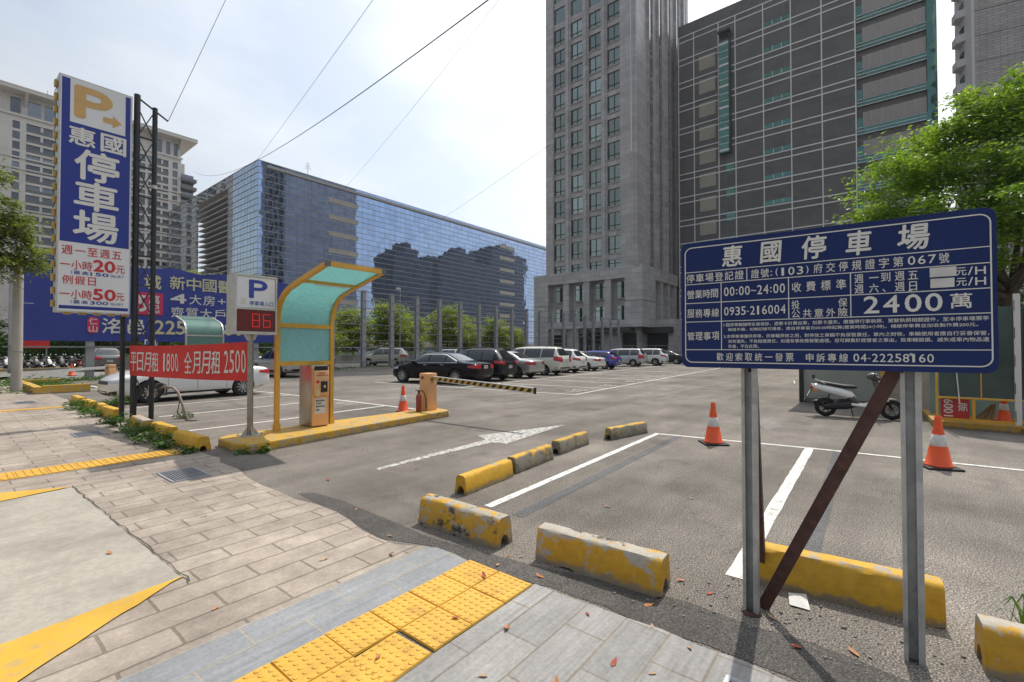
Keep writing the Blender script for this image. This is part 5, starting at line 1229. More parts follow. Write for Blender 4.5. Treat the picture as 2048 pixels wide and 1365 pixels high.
# large feathery tree behind the hut (blobs relative to its foot)
tree('shade_tree', 'big bright green feathery tree spreading behind the blue notice board', 'tree', (24.5,-3.6,0),
     [(-3.0,3.7,5.0,1.7,1.4,.9),(-2.4,3.3,6.6,1.7,1.4,.9),(-2.4,2.2,4.4,1.9,1.7,.9),(-1.4,1.9,7.9,1.7,1.5,.9),(0,.5,9.6,2.0,1.7,1.1),(.6,-1.6,10.9,2.2,2.0,1.2),(-2.8,1.0,5.9,2.0,1.9,1.2),(-1.6,-1.0,7.5,2.2,2.2,1.3),(-3.0,-2.0,5.8,2.0,2.2,1.3),(1.4,2.6,5.6,1.8,1.8,1.3),(-.4,-4.0,8.8,2.4,2.4,1.6),(.5,2.9,4.4,2,2,1),(-1.8,3.2,8.0,1.4,1.3,.8),(-.6,2.1,9.5,1.5,1.4,.8),(.2,.3,10.7,1.6,1.4,.8)], 800, 84, (.25,.08), M_leaf_r, (.24,4.2), 5, .36, limbs=22)
tree('dark_tree', 'dark shaded tree low behind the booth', 'tree', (31,-6.5,0), [(0,0,4.4,3.2,3.2,2.6),(-1,3.4,3.6,2.6,2.6,2.2),(-1,-4,4,3,3,2.4)], 220, 48, (.36,.15), M_leaf_d, (.2,3), 8, .5)
tree('dark_tree', 'dark shaded tree low behind the hut', 'tree', (33,.2,0), [(0,0,3.6,2.4,2.0,1.9)], 90, 48, (.36,.15), M_leaf_d, (.18,2.4), 9, .5)
tree('street_tree', 'dense olive green tree at the left edge with a pole rising into it', 'tree', (.2,25.2,0),
     [(.0,-.7,6.2,1.7,1.6,1.6),(.5,-.7,7.5,1.2,1.2,1.0),(1.5,-.8,5.3,1.1,1.0,.9),(1.8,-.8,4.8,.85,.8,.6),(-1.4,-.4,5.9,1.6,1.6,1.6),(-1.2,-.3,7.6,1.4,1.4,1.1),(.6,-.8,4.7,1.2,1.0,.6),(1.4,-.8,6.3,.8,.8,.8)], 560, 60, (.15,.085), M_leaf_l, (.16,3.9), 11, .22, limbs=14)
# street trees in front of the glass building: one built, the others copies
TG = 'row of street trees before the glass building'
t0 = tree('young_tree', 'pale green street tree just right of the ticket shelter', 'tree', (27.5,50.5,0), [(0,0,3.9,2.2,2.2,1.5),(-1.2,.3,2.6,1.7,1.7,1.2),(1.3,-.3,2.7,1.7,1.7,1.2),(.2,.1,5.1,1.2,1.2,.9),(0,0,1.9,1.8,1.8,.9)], 190, 46, (.30,.14), M_leaf_s, (.13,2.4), 21, .36, TG, 9)
for i, (x, y, s, r, lb) in enumerate([(33.0,52,1.22,1.2,'pale green street tree behind the parked beige car'),(38.2,51.5,1.3,2.4,'taller pale green street tree behind the third frame post'),(42.6,52.5,1.05,4.0,'small yellowish street tree between two larger ones'),(49.0,52,1.36,5.1,'broadest pale green street tree in the middle of the row'),(54.2,53,1.12,.4,'pale green street tree right of the broadest one'),(60.3,52.3,1.25,3.1,'pale green street tree near the far middle camera post'),(66.0,53,1.05,1.9,'small street tree beside the stone tower base'),(71.5,56.5,.95,2.9,'last street tree half hidden by the stone tower')]):
    copy_tree(t0, (x,y,0), r, lb, TG, (s, s, s*random.uniform(.92,1.08)))
for i, (x, y, h, sd, lb) in enumerate([(19,62,11.3,31,'bushy green tree topping the blue billboard'),(12.5,66,9.8,32,'green tree peeping over the left end of the billboard'),(-2.5,46,6.3,33,'dark green roadside tree left of the lamp pole'),(1.5,60,6.0,34,'dark green tree behind the left billboard post'),(14.5,74,6.5,37,'dark green tree low behind the scooters'),(25,78,7,38,'dark green tree behind the beige car')]):
    k = h/11; tree('roadside_tree', lb, 'tree', (x,y,0), [(0,0,h*.72,3.2*k,3.2*k,h*.26),(-1.6*k,.4,h*.55,2.4*k,2.4*k,h*.2),(1.8*k,-.3,h*.58,2.4*k,2.4*k,h*.2),(0,0,h*.36,3*k,3*k,h*.18)], 130, 44, (.42,.2), M_leaf_d if i > 1 else M_leaf_s, (.16,h*.45), sd, .5, None, 7)
rnd = random.Random(5)
hg = thing('planter_hedge', 'long low concrete planter wall topped with hedge and orange flowers across the road', 'hedge', (40,47,0))
MB().box(9,71,46.6,47.0,0,.95).build('wall', mat('dirty_concrete', (.26,.25,.21), .9, dirt=((.12,.12,.09), .8, .5, .7), pos=True), hg, world=True)
mb = MB(); mf = MB()
for i in range(900):
    x = rnd.uniform(9,71); leaves(mb, (x, 47.3+rnd.uniform(-.2,.4), 1.05), 8, (.22,.15,.14), .22, .1, rnd)
    if i % 9 == 0: leaves(mf, (x, 47.0, 1.2), 5, (.15,.1,.08), .12, .1, rnd)
mb.build('foliage', M_leaf_w, hg, world=True, fix=False); mf.build('flowers', M_flower, hg, world=True, fix=False)
hg2 = thing('roadside_hedge', 'dark green hedge behind the parked scooters', 'hedge', (5,72,0)); mb = MB()
for i in range(2200): leaves(mb, (rnd.uniform(-12,40), 67.2+rnd.uniform(-.6,.6), rnd.uniform(.2,3.2)), 9, (.5,.3,.35), .34, .16, rnd)
mb.build('foliage', M_leaf_w, hg2, world=True, fix=False)
core = MB(); nx = 70  # solid dark backing sheet added inside the hedge to close gaps between leaves
core.add([(-12+52*i/nx, 67.6+.3*math.sin(i*1.7), z*(1+.12*math.sin(i*2.3))) for i in range(nx+1) for z in (0,1.6,2.9)], [(i*3+j, (i+1)*3+j, (i+1)*3+j+1, i*3+j+1) for i in range(nx) for j in range(2)]); core.build('hedge_backing', M_leaf_d, hg2, world=True, smooth=180, fix=False)
# verge weeds along the frame and the street edge
mb = MB()
for i in range(560):
    x = rnd.uniform(14,50); leaves(mb, (x, 33.0+rnd.gauss(0,.35), .1), 9, (.16,.14,.07), .2, .07, rnd)
for i in range(240):
    x = rnd.uniform(2.0,13); leaves(mb, (x, 32.4+rnd.gauss(0,.5), .09), 9, (.18,.14,.06), .2, .07, rnd)
for i in range(170): leaves(mb, (rnd.uniform(2.5,3.6), rnd.uniform(24.3,32), .12), 9, (.16,.16,.08), .16, .07, rnd)
for i in range(130): leaves(mb, (rnd.uniform(-.4,2.3), rnd.uniform(24.6,33), .10), 9, (.15,.18,.07), .16, .07, rnd)
tag(mb.build('verge_weeds', M_leaf_w, fix=False), 'low green weeds growing along the frame base and street edge', 'weeds', kind='stuff')
struct('kerb', MB().box(12,52,32.45,32.6,0,.12), M_conc)
def weed(x, y, h, w, lb, seed, grass=False):
    t = thing('grass_tuft' if grass else 'weed_plant', lb, 'grass' if grass else 'weed', (x,y,0), 0, 'weeds along the pavement edge'); rn = random.Random(seed); mb = MB(); sm = MB()
    if grass:
        for i in range(34):
            a = rn.uniform(0,6.28); r = rn.uniform(.02,w); l = rn.uniform(.5,1)*h; px = Vector((rn.gauss(0,.05), rn.gauss(0,.05), 0)); dv = Vector((math.cos(a), math.sin(a), 0))
            q = [px, px+dv*r*.35+Vector((0,0,l*.7)), px+dv*r*.8+Vector((0,0,l))*.98, px+dv*r*1.3+Vector((0,0,l*.85))]; s = dv.cross(Vector((0,0,1)))
            wd = [.006,.006,.005,.001]; mb.add([p+s*k for p, k in zip(q, wd)]+[p-s*k for p, k in zip(q, wd)], [(i, i+1, 5+i, 4+i) for i in range(3)])
    else:
        for i in range(int(26*w/.25)):
            a = rn.uniform(0,6.28); r = w*math.sqrt(rn.random()); hh = h*(1-.6*r/w)*rn.uniform(.5,1.1); top = Vector((r*math.cos(a), r*math.sin(a), hh)); sm.tube([(top.x*.4, top.y*.4, 0), top], [.005,.003], 4)
            leaves(mb, top, 9, (.035,.035,.03), .085, .04, rn)
        sm.build('stem', M_leaf_w, t)
    mb.build('foliage', M_leaf_w, t, fix=False)
for i, (x, y, h, w, lb) in enumerate([(2.42,9.2,.22,.28,'low leafy weed beside the wheel stop nearest the sign island'),(2.40,10.0,.28,.38,'broad leafy weed between the first two pavement wheel stops'),(2.45,10.8,.30,.42,'thick bushy weed in front of the second pavement wheel stop'),(2.50,11.6,.30,.36,'bushy weed spilling over the pavement below the mast'),(2.50,12.6,.34,.34,'leafy weed at the foot of the tall sign post'),(2.42,13.3,.24,.26,'small weed left of the tall sign post'),(3.7,13.0,.22,.24,'small weed growing beside the bent pipe'),(2.42,14.9,.32,.34,'leafy weed next to the large stop behind the mast'),(2.45,15.9,.38,.40,'bushy weed against the small wheel stop'),(2.4,17.2,.40,.42,'tall weed near the farthest pavement stops'),(3.2,16.9,.5,.5,'bushy weed under the nose of the white sedan'),(2.5,8.55,.14,.16,'tiny weed at the end of the nearest pavement stop'),(3.25,7.70,.10,.14,'tiny weed on the island edge below the P sign'),(3.05,7.85,.08,.1,'tiny sprig at the island corner')]): weed(x, y, h*.8, w*.72, lb, 60+i)
weed(3.72,-.66,.34,.16,'tuft of long grass behind the lower right wheel stop', 90, True)

def wire(pts, r, lb): tag(MB().tube(pts, r, 5).build('overhead_wire', M_wire), lb, 'wire', 'wires crossing the sky')
wire(catenary((17.3,13.0,19.6), (61.8,208.9,71.2), 5.2), .035, 'thick black wire sagging across the sky to the apartment block')
wire(catenary((3.42,13.33,7.12), (5.2,13.5,12.5), .02), .006, 'thin wire rising from the lattice mast top')
wire(catenary((13.2,18.73,19.02), (43.0,128,36), .6), .012, 'thin wire from the top of the sky to the glass building corner')
wire(catenary((19.1,14.55,21.67), (59,104.8,36.5), .8), .012, 'thin wire ending on the roof edge of the glass building')
wire(catenary((46,31,26.3), (75,104.8,27), .6), .018, 'faint wire leaving the stone tower across the mirror glass')
# ================================================================ cars
def paint(name, col, metal=0, rough=.3, coat=.6): return mat(name, col, rough, metal, coat=coat)
M_cglass = mat('car_window_glass', (.008,.011,.012), .04, spec=.9, coat=.6); M_tail = mat('red_tail_lamp', (.42,.012,.015), .15, coat=.6); M_head = mat('clear_head_lamp', (.55,.57,.6), .1, .3, coat=1)
M_tyre = mat('tyre_rubber', (.018,.018,.019), .8); M_rim = mat('alloy_rim', (.50,.50,.51), .28, .85); M_rim_d = mat('dark_alloy_rim', (.16,.16,.165), .3, .7); M_hub = mat('dark_brake_disc', (.02,.02,.021), .7)  # M_hub colours the dark backing disc behind the spokes, for the brake
M_trim = mat('black_car_trim', (.022,.022,.023), .5); M_chrome = mat('chrome_trim', (.65,.65,.66), .12, 1); M_plate = mat('number_plate', (.62,.64,.62), .5); M_platetx = mat('plate_lettering', (.02,.05,.03), .5)
def wheel_meshes():
    def tyre():
        mb = MB(); mb.lathe([(.205,-.095),(.275,-.105),(.308,-.098),(.32,-.07),(.32,.07),(.308,.098),(.275,.105),(.205,.095),(.205,-.095)], 32, axis='Y'); me = mb.mesh('wheel'); me.materials.append(M_tyre); me.polygons.foreach_set('use_smooth', [True]*len(me.polygons)); me.set_sharp_from_angle(angle=R(45)); return me
    def rim(n, m, double=False, w=.028):
        mb = MB(); mb.lathe([(.222,.055),(.226,.092),(.212,.096),(.200,.082),(.196,.02)], 32, axis='Y'); mb.lathe([(.001,.070),(.03,.070),(.05,.062),(.055,.03)], 16, axis='Y')
        for i in range(n):
            a = 2*math.pi*i/n
            for o in ((-.09,.09) if double else (0,)):
                c0, c1 = Vector((math.cos(a)*.035,.052,math.sin(a)*.035)), Vector((math.cos(a+o)*.208,.078,math.sin(a+o)*.208)); mb.bar(c0, c1, w, .02, (0,1,0))
        k = len(mb.f); mb.lathe([(.001,-.01),(.2,-.01)], 24, axis='Y', mi=1); me = mb.mesh('rim'); me.materials.append(m); me.materials.append(M_hub); me.polygons.foreach_set('material_index', mb.mi); return me
    return tyre(), {'ten': rim(10, M_rim, True, .018), 'five': rim(5, M_rim, False, .06), 'six': rim(6, M_rim, True, .024), 'dark': rim(5, M_rim_d, True, .03), 'cap': rim(9, M_rim, False, .04)}
WT, WR = wheel_meshes()
PROF = {
 'sedan': dict(top=[(0,.60),(.012,.655),(.05,.69),(.14,.71),(.18,.735),(.34,.965),(.42,1.0),(.54,1.0),(.615,.965),(.755,.715),(.80,.675),(.93,.58),(.98,.50),(1,.42)], belt=[(0,.55),(.012,.60),(.05,.635),(.2,.66),(.5,.645),(.75,.62),(.8,.60),(.93,.52),(.98,.44),(1,.37)], win=(.20,.715,[.335,.525]), rear=(.745,.95), tail=(24,60,.50,.635)),
 'suv': dict(top=[(0,.56),(.012,.63),(.03,.69),(.05,.74),(.125,.955),(.16,.985),(.3,1.0),(.5,.995),(.61,.96),(.745,.685),(.80,.65),(.93,.575),(.985,.48),(1,.42)], belt=[(0,.50),(.012,.57),(.05,.635),(.3,.625),(.74,.60),(.8,.585),(.93,.52),(.985,.43),(1,.37)], win=(.115,.71,[.275,.485]), rear=(.70,.92), tail=(26,58,.50,.63)),
 'mpv': dict(top=[(0,.56),(.01,.63),(.022,.69),(.035,.74),(.085,.955),(.12,.985),(.3,1.0),(.55,.995),(.67,.955),(.84,.66),(.87,.625),(.95,.55),(.985,.47),(1,.42)], belt=[(0,.50),(.01,.57),(.04,.625),(.3,.61),(.74,.585),(.83,.57),(.95,.50),(.985,.43),(1,.37)], win=(.085,.79,[.27,.52]), rear=(.69,.925), tail=(28,60,.46,.66)),
 'hatch': dict(top=[(0,.56),(.012,.63),(.03,.69),(.05,.73),(.15,.93),(.20,.965),(.35,1.0),(.5,1.0),(.61,.965),(.77,.70),(.81,.665),(.93,.575),(.985,.48),(1,.42)], belt=[(0,.50),(.012,.57),(.05,.645),(.3,.645),(.74,.60),(.8,.585),(.93,.52),(.985,.43),(1,.37)], win=(.14,.735,[.30,.50]), rear=(.70,.90), tail=(26,62,.53,.66)),
}
def lerp(pts, x):
    for (a, p), (b, q) in zip(pts, pts[1:]):
        if x <= b: return p+(q-p)*max(0, (x-a))/max(b-a, 1e-9)
    return pts[-1][1]
def make_car(name, label, kind, L, W, H, pm, loc, heading, group, rim='five', wb=(.215,.80), plate_z=None, opts=''):
    p = PROF[kind]; t = thing(name, label, 'car', loc, heading, group)
    def top(f): return lerp(p['top'], f)*H*1.012
    def belt(f): return min(lerp(p['belt'], f)*H, top(f)-.012)
    plan = [(0,.79),(.012,.885),(.05,.955),(.2,1),(.8,.99),(.92,.93),(.975,.80),(1,.60)]; bot = [(0,.30),(.02,.20),(.10,.145),(.9,.135),(.97,.15),(1,.24)]
    xs = sorted(set([a for a, _ in p['top']]+[a for a, _ in plan]+[.27,.48,.68,.86])); mb = MB(); rings = []
    for f in xs:
        y = lerp(plan, f)*W/2*1.012; zb = lerp(bot, f)*H; zt = top(f); zs = belt(f); g = zt-zs; yt = max(.2, y*.95-.02-.40*g); e = min(.055, g*.35)
        zm = zb+(zs-zb)*.46; X = f*L-L/2
        half = [(0,zb),(y*.82,zb),(y*.965,zb+.05),(y,zm),(y*.985,zb+.84*(zs-zb)),(y*.95,zs),(yt,zt-e),(yt*.62,zt-.008),(0,zt)]
        rings.append([(X, a, b) for a, b in half]+[(X, -a, b) for a, b in half[-2:0:-1]])
    n = 16; mb.loft(rings, caps=False)
    for o in (0, (len(xs)-1)*n):
        for i in range(8): mb.f.append(tuple(dict.fromkeys((o+i, o+i+1, o+(n-i-1) % n, o+(n-i) % n)))); mb.mi.append(0)
    me = mb.mesh('body'); bm = bmesh.new(); bm.from_mesh(me); bmesh.ops.recalc_face_normals(bm, faces=bm.faces); bm.to_mesh(me); bm.free()
    o = bpy.data.objects.new('tmp', me); COL.objects.link(o); s = o.modifiers.new('s', 'SUBSURF'); s.levels = 2; s.render_levels = 2
    rw = .352 if kind == 'suv' else .358 if L > 4.95 and kind == 'sedan' else .332; ax = [wb[0]*L-L/2, wb[1]*L-L/2]
    cb = MB()
    for X in ax:
        for sg in (-1, 1):
            y0, y1 = sg*(W/2-.26), sg*(W/2+.3); k = 28; r = rw+.045
            cb.loft([[(X+r*math.cos(2*math.pi*i/k), yy, rw+.01+r*math.sin(2*math.pi*i/k)) for i in range(k)] for yy in (min(y0,y1), max(y0,y1))])
    cme = cb.mesh('cut'); bm = bmesh.new(); bm.from_mesh(cme); bmesh.ops.recalc_face_normals(bm, faces=bm.faces); bm.to_mesh(cme); bm.free()
    co_ = bpy.data.objects.new('cut', cme); COL.objects.link(co_); b = o.modifiers.new('b', 'BOOLEAN'); b.object = co_; b.operation = 'DIFFERENCE'; b.solver = 'EXACT'
    dg = bpy.context.evaluated_depsgraph_get(); dg.update(); m2 = bpy.data.meshes.new_from_object(o.evaluated_get(dg))
    bpy.data.objects.remove(o); bpy.data.objects.remove(co_)
    m2.name = 'body'; m2.materials.clear(); m2.materials.append(pm); m2.materials.append(M_trim)
    for f in m2.polygons:
        c = f.center; w = False
        for X in ax:
            d = math.hypot(c.x-X, c.z-rw-.01)
            if d < rw+.043 and abs(c.y) < W/2-.015 and (abs(c.y) > W/2-.27): w = abs(f.normal.y) > .98 or d > rw+.02
        f.material_index = 1 if w or c.z < .115*H+.04 else 0
    m2.polygons.foreach_set('use_smooth', [True]*len(m2.polygons)); m2.set_sharp_from_angle(angle=R(38))
    link('body', m2, t); bv = BVHTree.FromPolygons([v.co[:] for v in m2.vertices], [q.vertices[:] for q in m2.polygons])
    def decal(nm, m, cols_, proj, off=.006, nz=5, parent=None):
        """grid of projected points: cols_ = [(a, b0, b1)], proj(a, b) -> ray origin, direction"""
        g = []; d2 = MB()
        for a, b0, b1 in cols_:
            c = []
            for j in range(nz+1):
                q, dv = proj(a, b0+(b1-b0)*j/nz); h = bv.ray_cast(Vector(q), Vector(dv))
                c.append(h[0]-Vector(dv)*off*.6+h[1]*off*.7 if h[0] is not None else None)
            g.append(c)
        for i in range(len(g)-1):
            for j in range(nz):
                q = [g[i][j], g[i+1][j], g[i+1][j+1], g[i][j+1]]
                if all(v is not None for v in q): d2.add(q, [(0,1,2,3)])
        if not d2.f: return None
        bm = bmesh.new(); me = d2.mesh(nm); bm.from_mesh(me); bmesh.ops.remove_doubles(bm, verts=bm.verts, dist=.0008); bm.to_mesh(me); bm.free(); me.materials.append(m); me.polygons.foreach_set('use_smooth', [True]*len(me.polygons))
        return link(nm, me, parent or t)
    def side(sg): return lambda a, b: ((a, sg*3, b), (0, -sg, 0))
    def back(a, b): return ((-L/2-3, a, b), (1,0,0))
    def frontp(a, b): return ((L/2+3, a, b), (-1,0,0))
    def radial(cx, base): return lambda a, b: ((cx+4*math.cos(a)*base, 4*math.sin(a), b), (-math.cos(a)*base, -math.sin(a), 0))
    # side windows
    x0, x1, spl = p['win']; cuts = [x0]+spl+[x1]
    for sg in (-1, 1):
        for a, b in zip(cuts, cuts[1:]):
            a2, b2 = a+.006, b-.006; cs = []
            for i in range(13):
                f = a2+(b2-a2)*i/12; zl = belt(f)+.045; zh = min(top(f)-.10, H*.93)
                cs.append((f*L-L/2, min(zl, zh-.003), zh))
            cs = [c for c in cs if c[2]-c[1] > .02]
            if len(cs) > 1: decal('side_window', M_cglass, cs, side(sg))
        decal('window_trim', M_chrome if 'chrome' in opts else M_trim, [((x0+(x1-x0)*i/20)*L-L/2, belt(x0+(x1-x0)*i/20)+.018, belt(x0+(x1-x0)*i/20)+.044) for i in range(21)], side(sg), .008, 1)
        if 'chrome' in opts:
            cs = []
            for i in range(25):
                f = x0+.01+(x1-x0-.02)*i/24; zh = min(top(f)-.10, H*.93)
                if zh-belt(f) > .05: cs.append((f*L-L/2, zh+.002, zh+.03))
            decal('window_trim', M_chrome, cs, side(sg), .008, 1)
        for f in (cuts[1], cuts[2], cuts[3]-.005 if kind != 'sedan' else .70):
            if 'seams' not in opts and abs(f-cuts[1]) < 1e-6 and kind == 'sedan': pass
            decal('door_seam', M_trim, [(f*L-L/2-.005, .24*H, belt(f)), (f*L-L/2+.005, .24*H, belt(f))], side(sg), .002, 10)
        for f in (cuts[1]+.025, cuts[2]+.03):
            h = bv.ray_cast(Vector((f*L-L/2, sg*3, belt(f)-.06)), Vector((0,-sg,0)))
            if h[0]: MB().cbox(h[0]+Vector((0,sg*.012,0)), (.19,.035,.03), 0, .01).build('door_handle', M_chrome if 'chrome' in opts else pm, t)
        fm = x1-.035; h = bv.ray_cast(Vector((fm*L-L/2, sg*3, belt(fm)+.02)), Vector((0,-sg,0)))
        if h[0]: MB().cbox(h[0]+Vector((.02,sg*.11,.06)), (.13,.20,.14), 0, .04).build('side_mirror', pm, t, smooth=60)
        decal('sill_trim', M_trim, [((wb[0]+.085+(wb[1]-wb[0]-.17)*i/10)*L-L/2, .135*H, (.20 if 'clad' not in opts else .25)*H) for i in range(11)], side(sg), .007, 2)
        if 'clad' in opts:
            for X in ax: decal('arch_cladding', M_trim, [(X+(rw+.07)*math.cos(R(a)), rw+(rw+.045)*math.sin(R(a)), rw+(rw+.10)*math.sin(R(a))) for a in range(8, 173, 8)], side(sg), .008, 1)
    def yh(f, z): return lerp(plan, f)*W/2*.95-.02-.40*max(0, z-belt(f))-.075
    fz = [a for a, _ in p['top']]
    def zfind(z, rng):      # station whose roof line has height z
        a, b = rng
        for i in range(41):
            f = a+(b-a)*i/40
            if top(f) >= z: return f
        return b
    zl, zh = p['rear'][0]*H, p['rear'][1]*H; rows = [zl+(zh-zl)*i/8 for i in range(9)]
    def rowdecal(nm, m, rows, rng, proj): 
        g = []
        for z in rows: f = zfind(z, rng); y = yh(f, z); g.append((z, -y, y))
        return decal(nm, m, g, lambda a, b: proj(b, a), .006, 10)
    rowdecal('rear_window', M_cglass, rows, (0, .42), back)
    ws0 = lerp(p['top'], {'sedan':.755,'suv':.745,'mpv':.84,'hatch':.77}[kind])*H+.03
    rowdecal('windshield', M_cglass, [ws0+(H*.945-ws0)*i/8 for i in range(9)], (1, .45), frontp)
    # lamps, plates, bumpers
    a0, a1, z0, z1 = p['tail']; cx = -L/2+.95
    for sg in (-1, 1):
        cs = []
        for i in range(11):
            q = i/10; a = a0+(a1-a0)*q
            if 'tall' in opts: zz0, zz1 = z0*H, z1*H
            elif kind == 'sedan': zz0, zz1 = (z0+.045*q**2)*H, (z1-.02*abs(q-.4)-.03*q)*H
            else: zz0, zz1 = (z0+.06*q)*H, (z1+.01*q-.02*(1-q))*H
            cs.append((sg*R(a), zz0, zz1))
        decal('tail_light', M_tail, cs, radial(cx, -1), .012, 4)
        cs = []
        for i in range(11): q = i/10; cs.append((sg*R(30+38*q), (.425+.035*q)*H, (.475+.055*q)*H))
        decal('headlight', M_head, cs, radial(L/2-.95, 1), .012, 3)
        decal('fog_lamp', M_trim, [(sg*R(28+3*i), .20*H, (.25+.006*i)*H) for i in range(6)], radial(L/2-.95, 1), .008, 2)
    pz = plate_z or (.50*H if kind == 'sedan' else .40*H)
    pt = decal('license_plate', M_plate, [(-.17,pz,pz+.15),(0,pz,pz+.15),(.17,pz,pz+.15)], back, .016, 2)
    if pt:
        h = bv.ray_cast(Vector((-L/2-3,0,pz+.07)), Vector((1,0,0)))[0]; q = MB(); write(q, plane((h.x-.034,0,0), (0,-1,0), (0,0,1)), random.choice(['0827','3105','6593','2748']), -.12, .12, pz+.045, pz+.115, .02, 2); q.build('plate_lettering', M_platetx, pt, fix=False)
    decal('bumper_trim', M_trim, [(R(-56+8*i), .17*H, (.235 if kind == 'sedan' else .29)*H) for i in range(15)], radial(cx, -1), .006, 2)
    decal('grille', M_trim, [(R(-26+4*i), .40*H, .465*H) for i in range(14)], radial(L/2-.95, 1), .008, 2)
    decal('front_intake', M_trim, [(R(-24+4*i), .17*H, .27*H) for i in range(13)], radial(L/2-.95, 1), .007, 2)
    decal('tailgate_seam', M_trim, [(-.58,.655*H-.0,.66*H),(0,.655*H,.66*H),(.58,.655*H,.66*H)] if kind == 'sedan' else [(-.62,.335*H,.342*H),(0,.335*H,.342*H),(.62,.335*H,.342*H)], back, .003, 1)
    if 'chrome' in opts: decal('boot_trim', M_chrome, [(-.45,.63*H,.645*H),(0,.635*H,.65*H),(.45,.63*H,.645*H)], back, .014, 1)
    if 'rails' in opts:
        for sg in (-1, 1): MB().tube([(-L*.30,sg*W*.34,H*.985),(-L*.27,sg*W*.34,H*1.022),(L*.06,sg*W*.35,H*1.022),(L*.10,sg*W*.35,H*.985)], .018, 6).build('roof_rail', M_trim, t)
    if 'spoiler' in opts: MB().cbox((-L/2+.13*L-.06,0,H*.965), (.26,W*.62,.03), 0, .012).build('spoiler', pm, t)
    for X in ax:
        for sg in (-1, 1):
            w = link('wheel', WT, t); w.location = (X, sg*(W/2-.125), rw); w.rotation_euler = (0, R(random.randrange(0,360)), 0 if sg > 0 else math.pi); k = rw/.32; w.scale = (k,1,k); link('rim', WR[rim], w)
    return t
M_wp = paint('white_car_paint', (.70,.71,.71)); M_pearl = paint('pearl_car_paint', (.62,.62,.55)); M_blk = mat('black_car_paint', (.004,.0045,.007), .16, 0, spec=.28); M_chr = mat('charcoal_car_paint', (.012,.013,.018), .22, 0, spec=.35)
M_slv = paint('silver_car_paint', (.46,.46,.45), .7, .32, .6); M_slv2 = paint('bright_silver_car_paint', (.52,.53,.54), .6, .3, .6); M_blu = paint('royal_blue_car_paint', (.03,.04,.32), .25, .28, .9); M_gry = paint('grey_car_paint', (.17,.17,.165), .6, .35, .6); M_bge = paint('beige_car_paint', (.42,.40,.31), .4, .35, .5); M_dgr = mat('dark_teal_car_paint', (.016,.021,.024), .25, 0, spec=.35)
PG = 'cars parked nose in along the row of bays'
def rear_at(x, y, hd, L, wb):      # place a car by the centre of its rear axle
    d = Vector((math.cos(hd), math.sin(hd), 0)); return Vector((x, y, 0))+d*(L/2-wb*L)
def car(nm, lb, kind, L, W, H, pm, x, y, deg, rim, opts='', wb=(.215,.80), grp=PG, **k): return make_car(nm, lb, kind, L, W, H, pm, rear_at(x, y, R(deg), L, wb[0]), R(deg), grp, rim, wb, None, opts)
car('black_sedan', 'long black sedan with chrome window line, first in the parked row', 'sedan', 5.05, 1.9, 1.48, M_blk, 15.72, 15.35, 101, 'ten', 'chrome', (.215,.835))
car('charcoal_suv', 'charcoal estate car with roof rails beside the black sedan', 'suv', 4.5, 1.82, 1.66, M_chr, 18.25, 15.75, 97, 'dark', 'rails')
car('silver_sedan', 'silver sedan with red tail lamps, third in the row', 'sedan', 4.5, 1.72, 1.50, M_slv, 20.95, 15.85, 97, 'dark')
car('white_mpv', 'large pearl white van with dark windows and roof rails', 'mpv', 5.0, 1.92, 1.78, M_pearl, 24.4, 16.35, 97, 'six', 'rails')
car('white_suv', 'white car with sloped rear glass between the pearl van and white sedan', 'suv', 4.5, 1.8, 1.64, M_wp, 27.5, 16.8, 97, 'five')
car('white_sedan', 'white sedan with swept red tail lamps beside the blue hatchback', 'sedan', 4.55, 1.78, 1.46, M_wp, 30.9, 17.1, 97, 'five')
car('blue_hatchback', 'royal blue hatchback with big red tail lamps', 'hatch', 4.35, 1.82, 1.50, M_blu, 34.3, 17.35, 97, 'six', 'spoiler')
car('silver_mpv', 'silver people carrier with tall narrow tail lamps', 'mpv', 4.6, 1.75, 1.68, M_slv2, 40.5, 17.7, 97, 'cap', 'tall', (.20,.81))
car('white_compact_suv', 'white compact sport utility car near the far end of the row', 'suv', 4.4, 1.82, 1.68, M_wp, 44.3, 17.1, 97, 'five', 'clad')
car('dark_sedan', 'dark green grey sedan half hidden by the notice board edge', 'sedan', 4.6, 1.75, 1.46, M_dgr, 49.8, 17.0, 97, 'five')
car('white_sedan', 'white car roof showing behind the dark sedan by the notice board', 'sedan', 4.6, 1.78, 1.52, M_wp, 57.5, 20.6, 97, 'five')
car('white_hatchback', 'white car bumper poking out left of the hut', 'hatch', 4.3, 1.76, 1.52, M_wp, 30.5, 1.9, 8, 'five', '', (.215,.80), 'cars parked elsewhere in the lot')
OG = 'cars parked elsewhere in the lot'
car('white_saloon', 'white sedan parked behind the red banner with nose to the street', 'sedan', 4.62, 1.775, 1.475, M_wp, 6.72, 18.35, 183.5, 'ten', '', (.215,.80), OG)
car('silver_crossover', 'silver crossover seen through the ticket shelter', 'suv', 4.5, 1.83, 1.70, M_slv2, 13.15, 26.9, 93, 'dark', 'clad', (.215,.80), OG)
car('grey_suv', 'grey sport utility car with plate, seen from behind left of the mast', 'suv', 4.6, 1.84, 1.72, M_gry, 7.9, 44.6, 90, 'five', 'tall', (.215,.80), OG)
car('beige_suv', 'two tone beige sport utility car beyond the frame posts', 'suv', 4.5, 1.75, 1.76, M_bge, 28.0, 36.6, 122, 'five', 'clad rails tall', (.215,.80), OG)
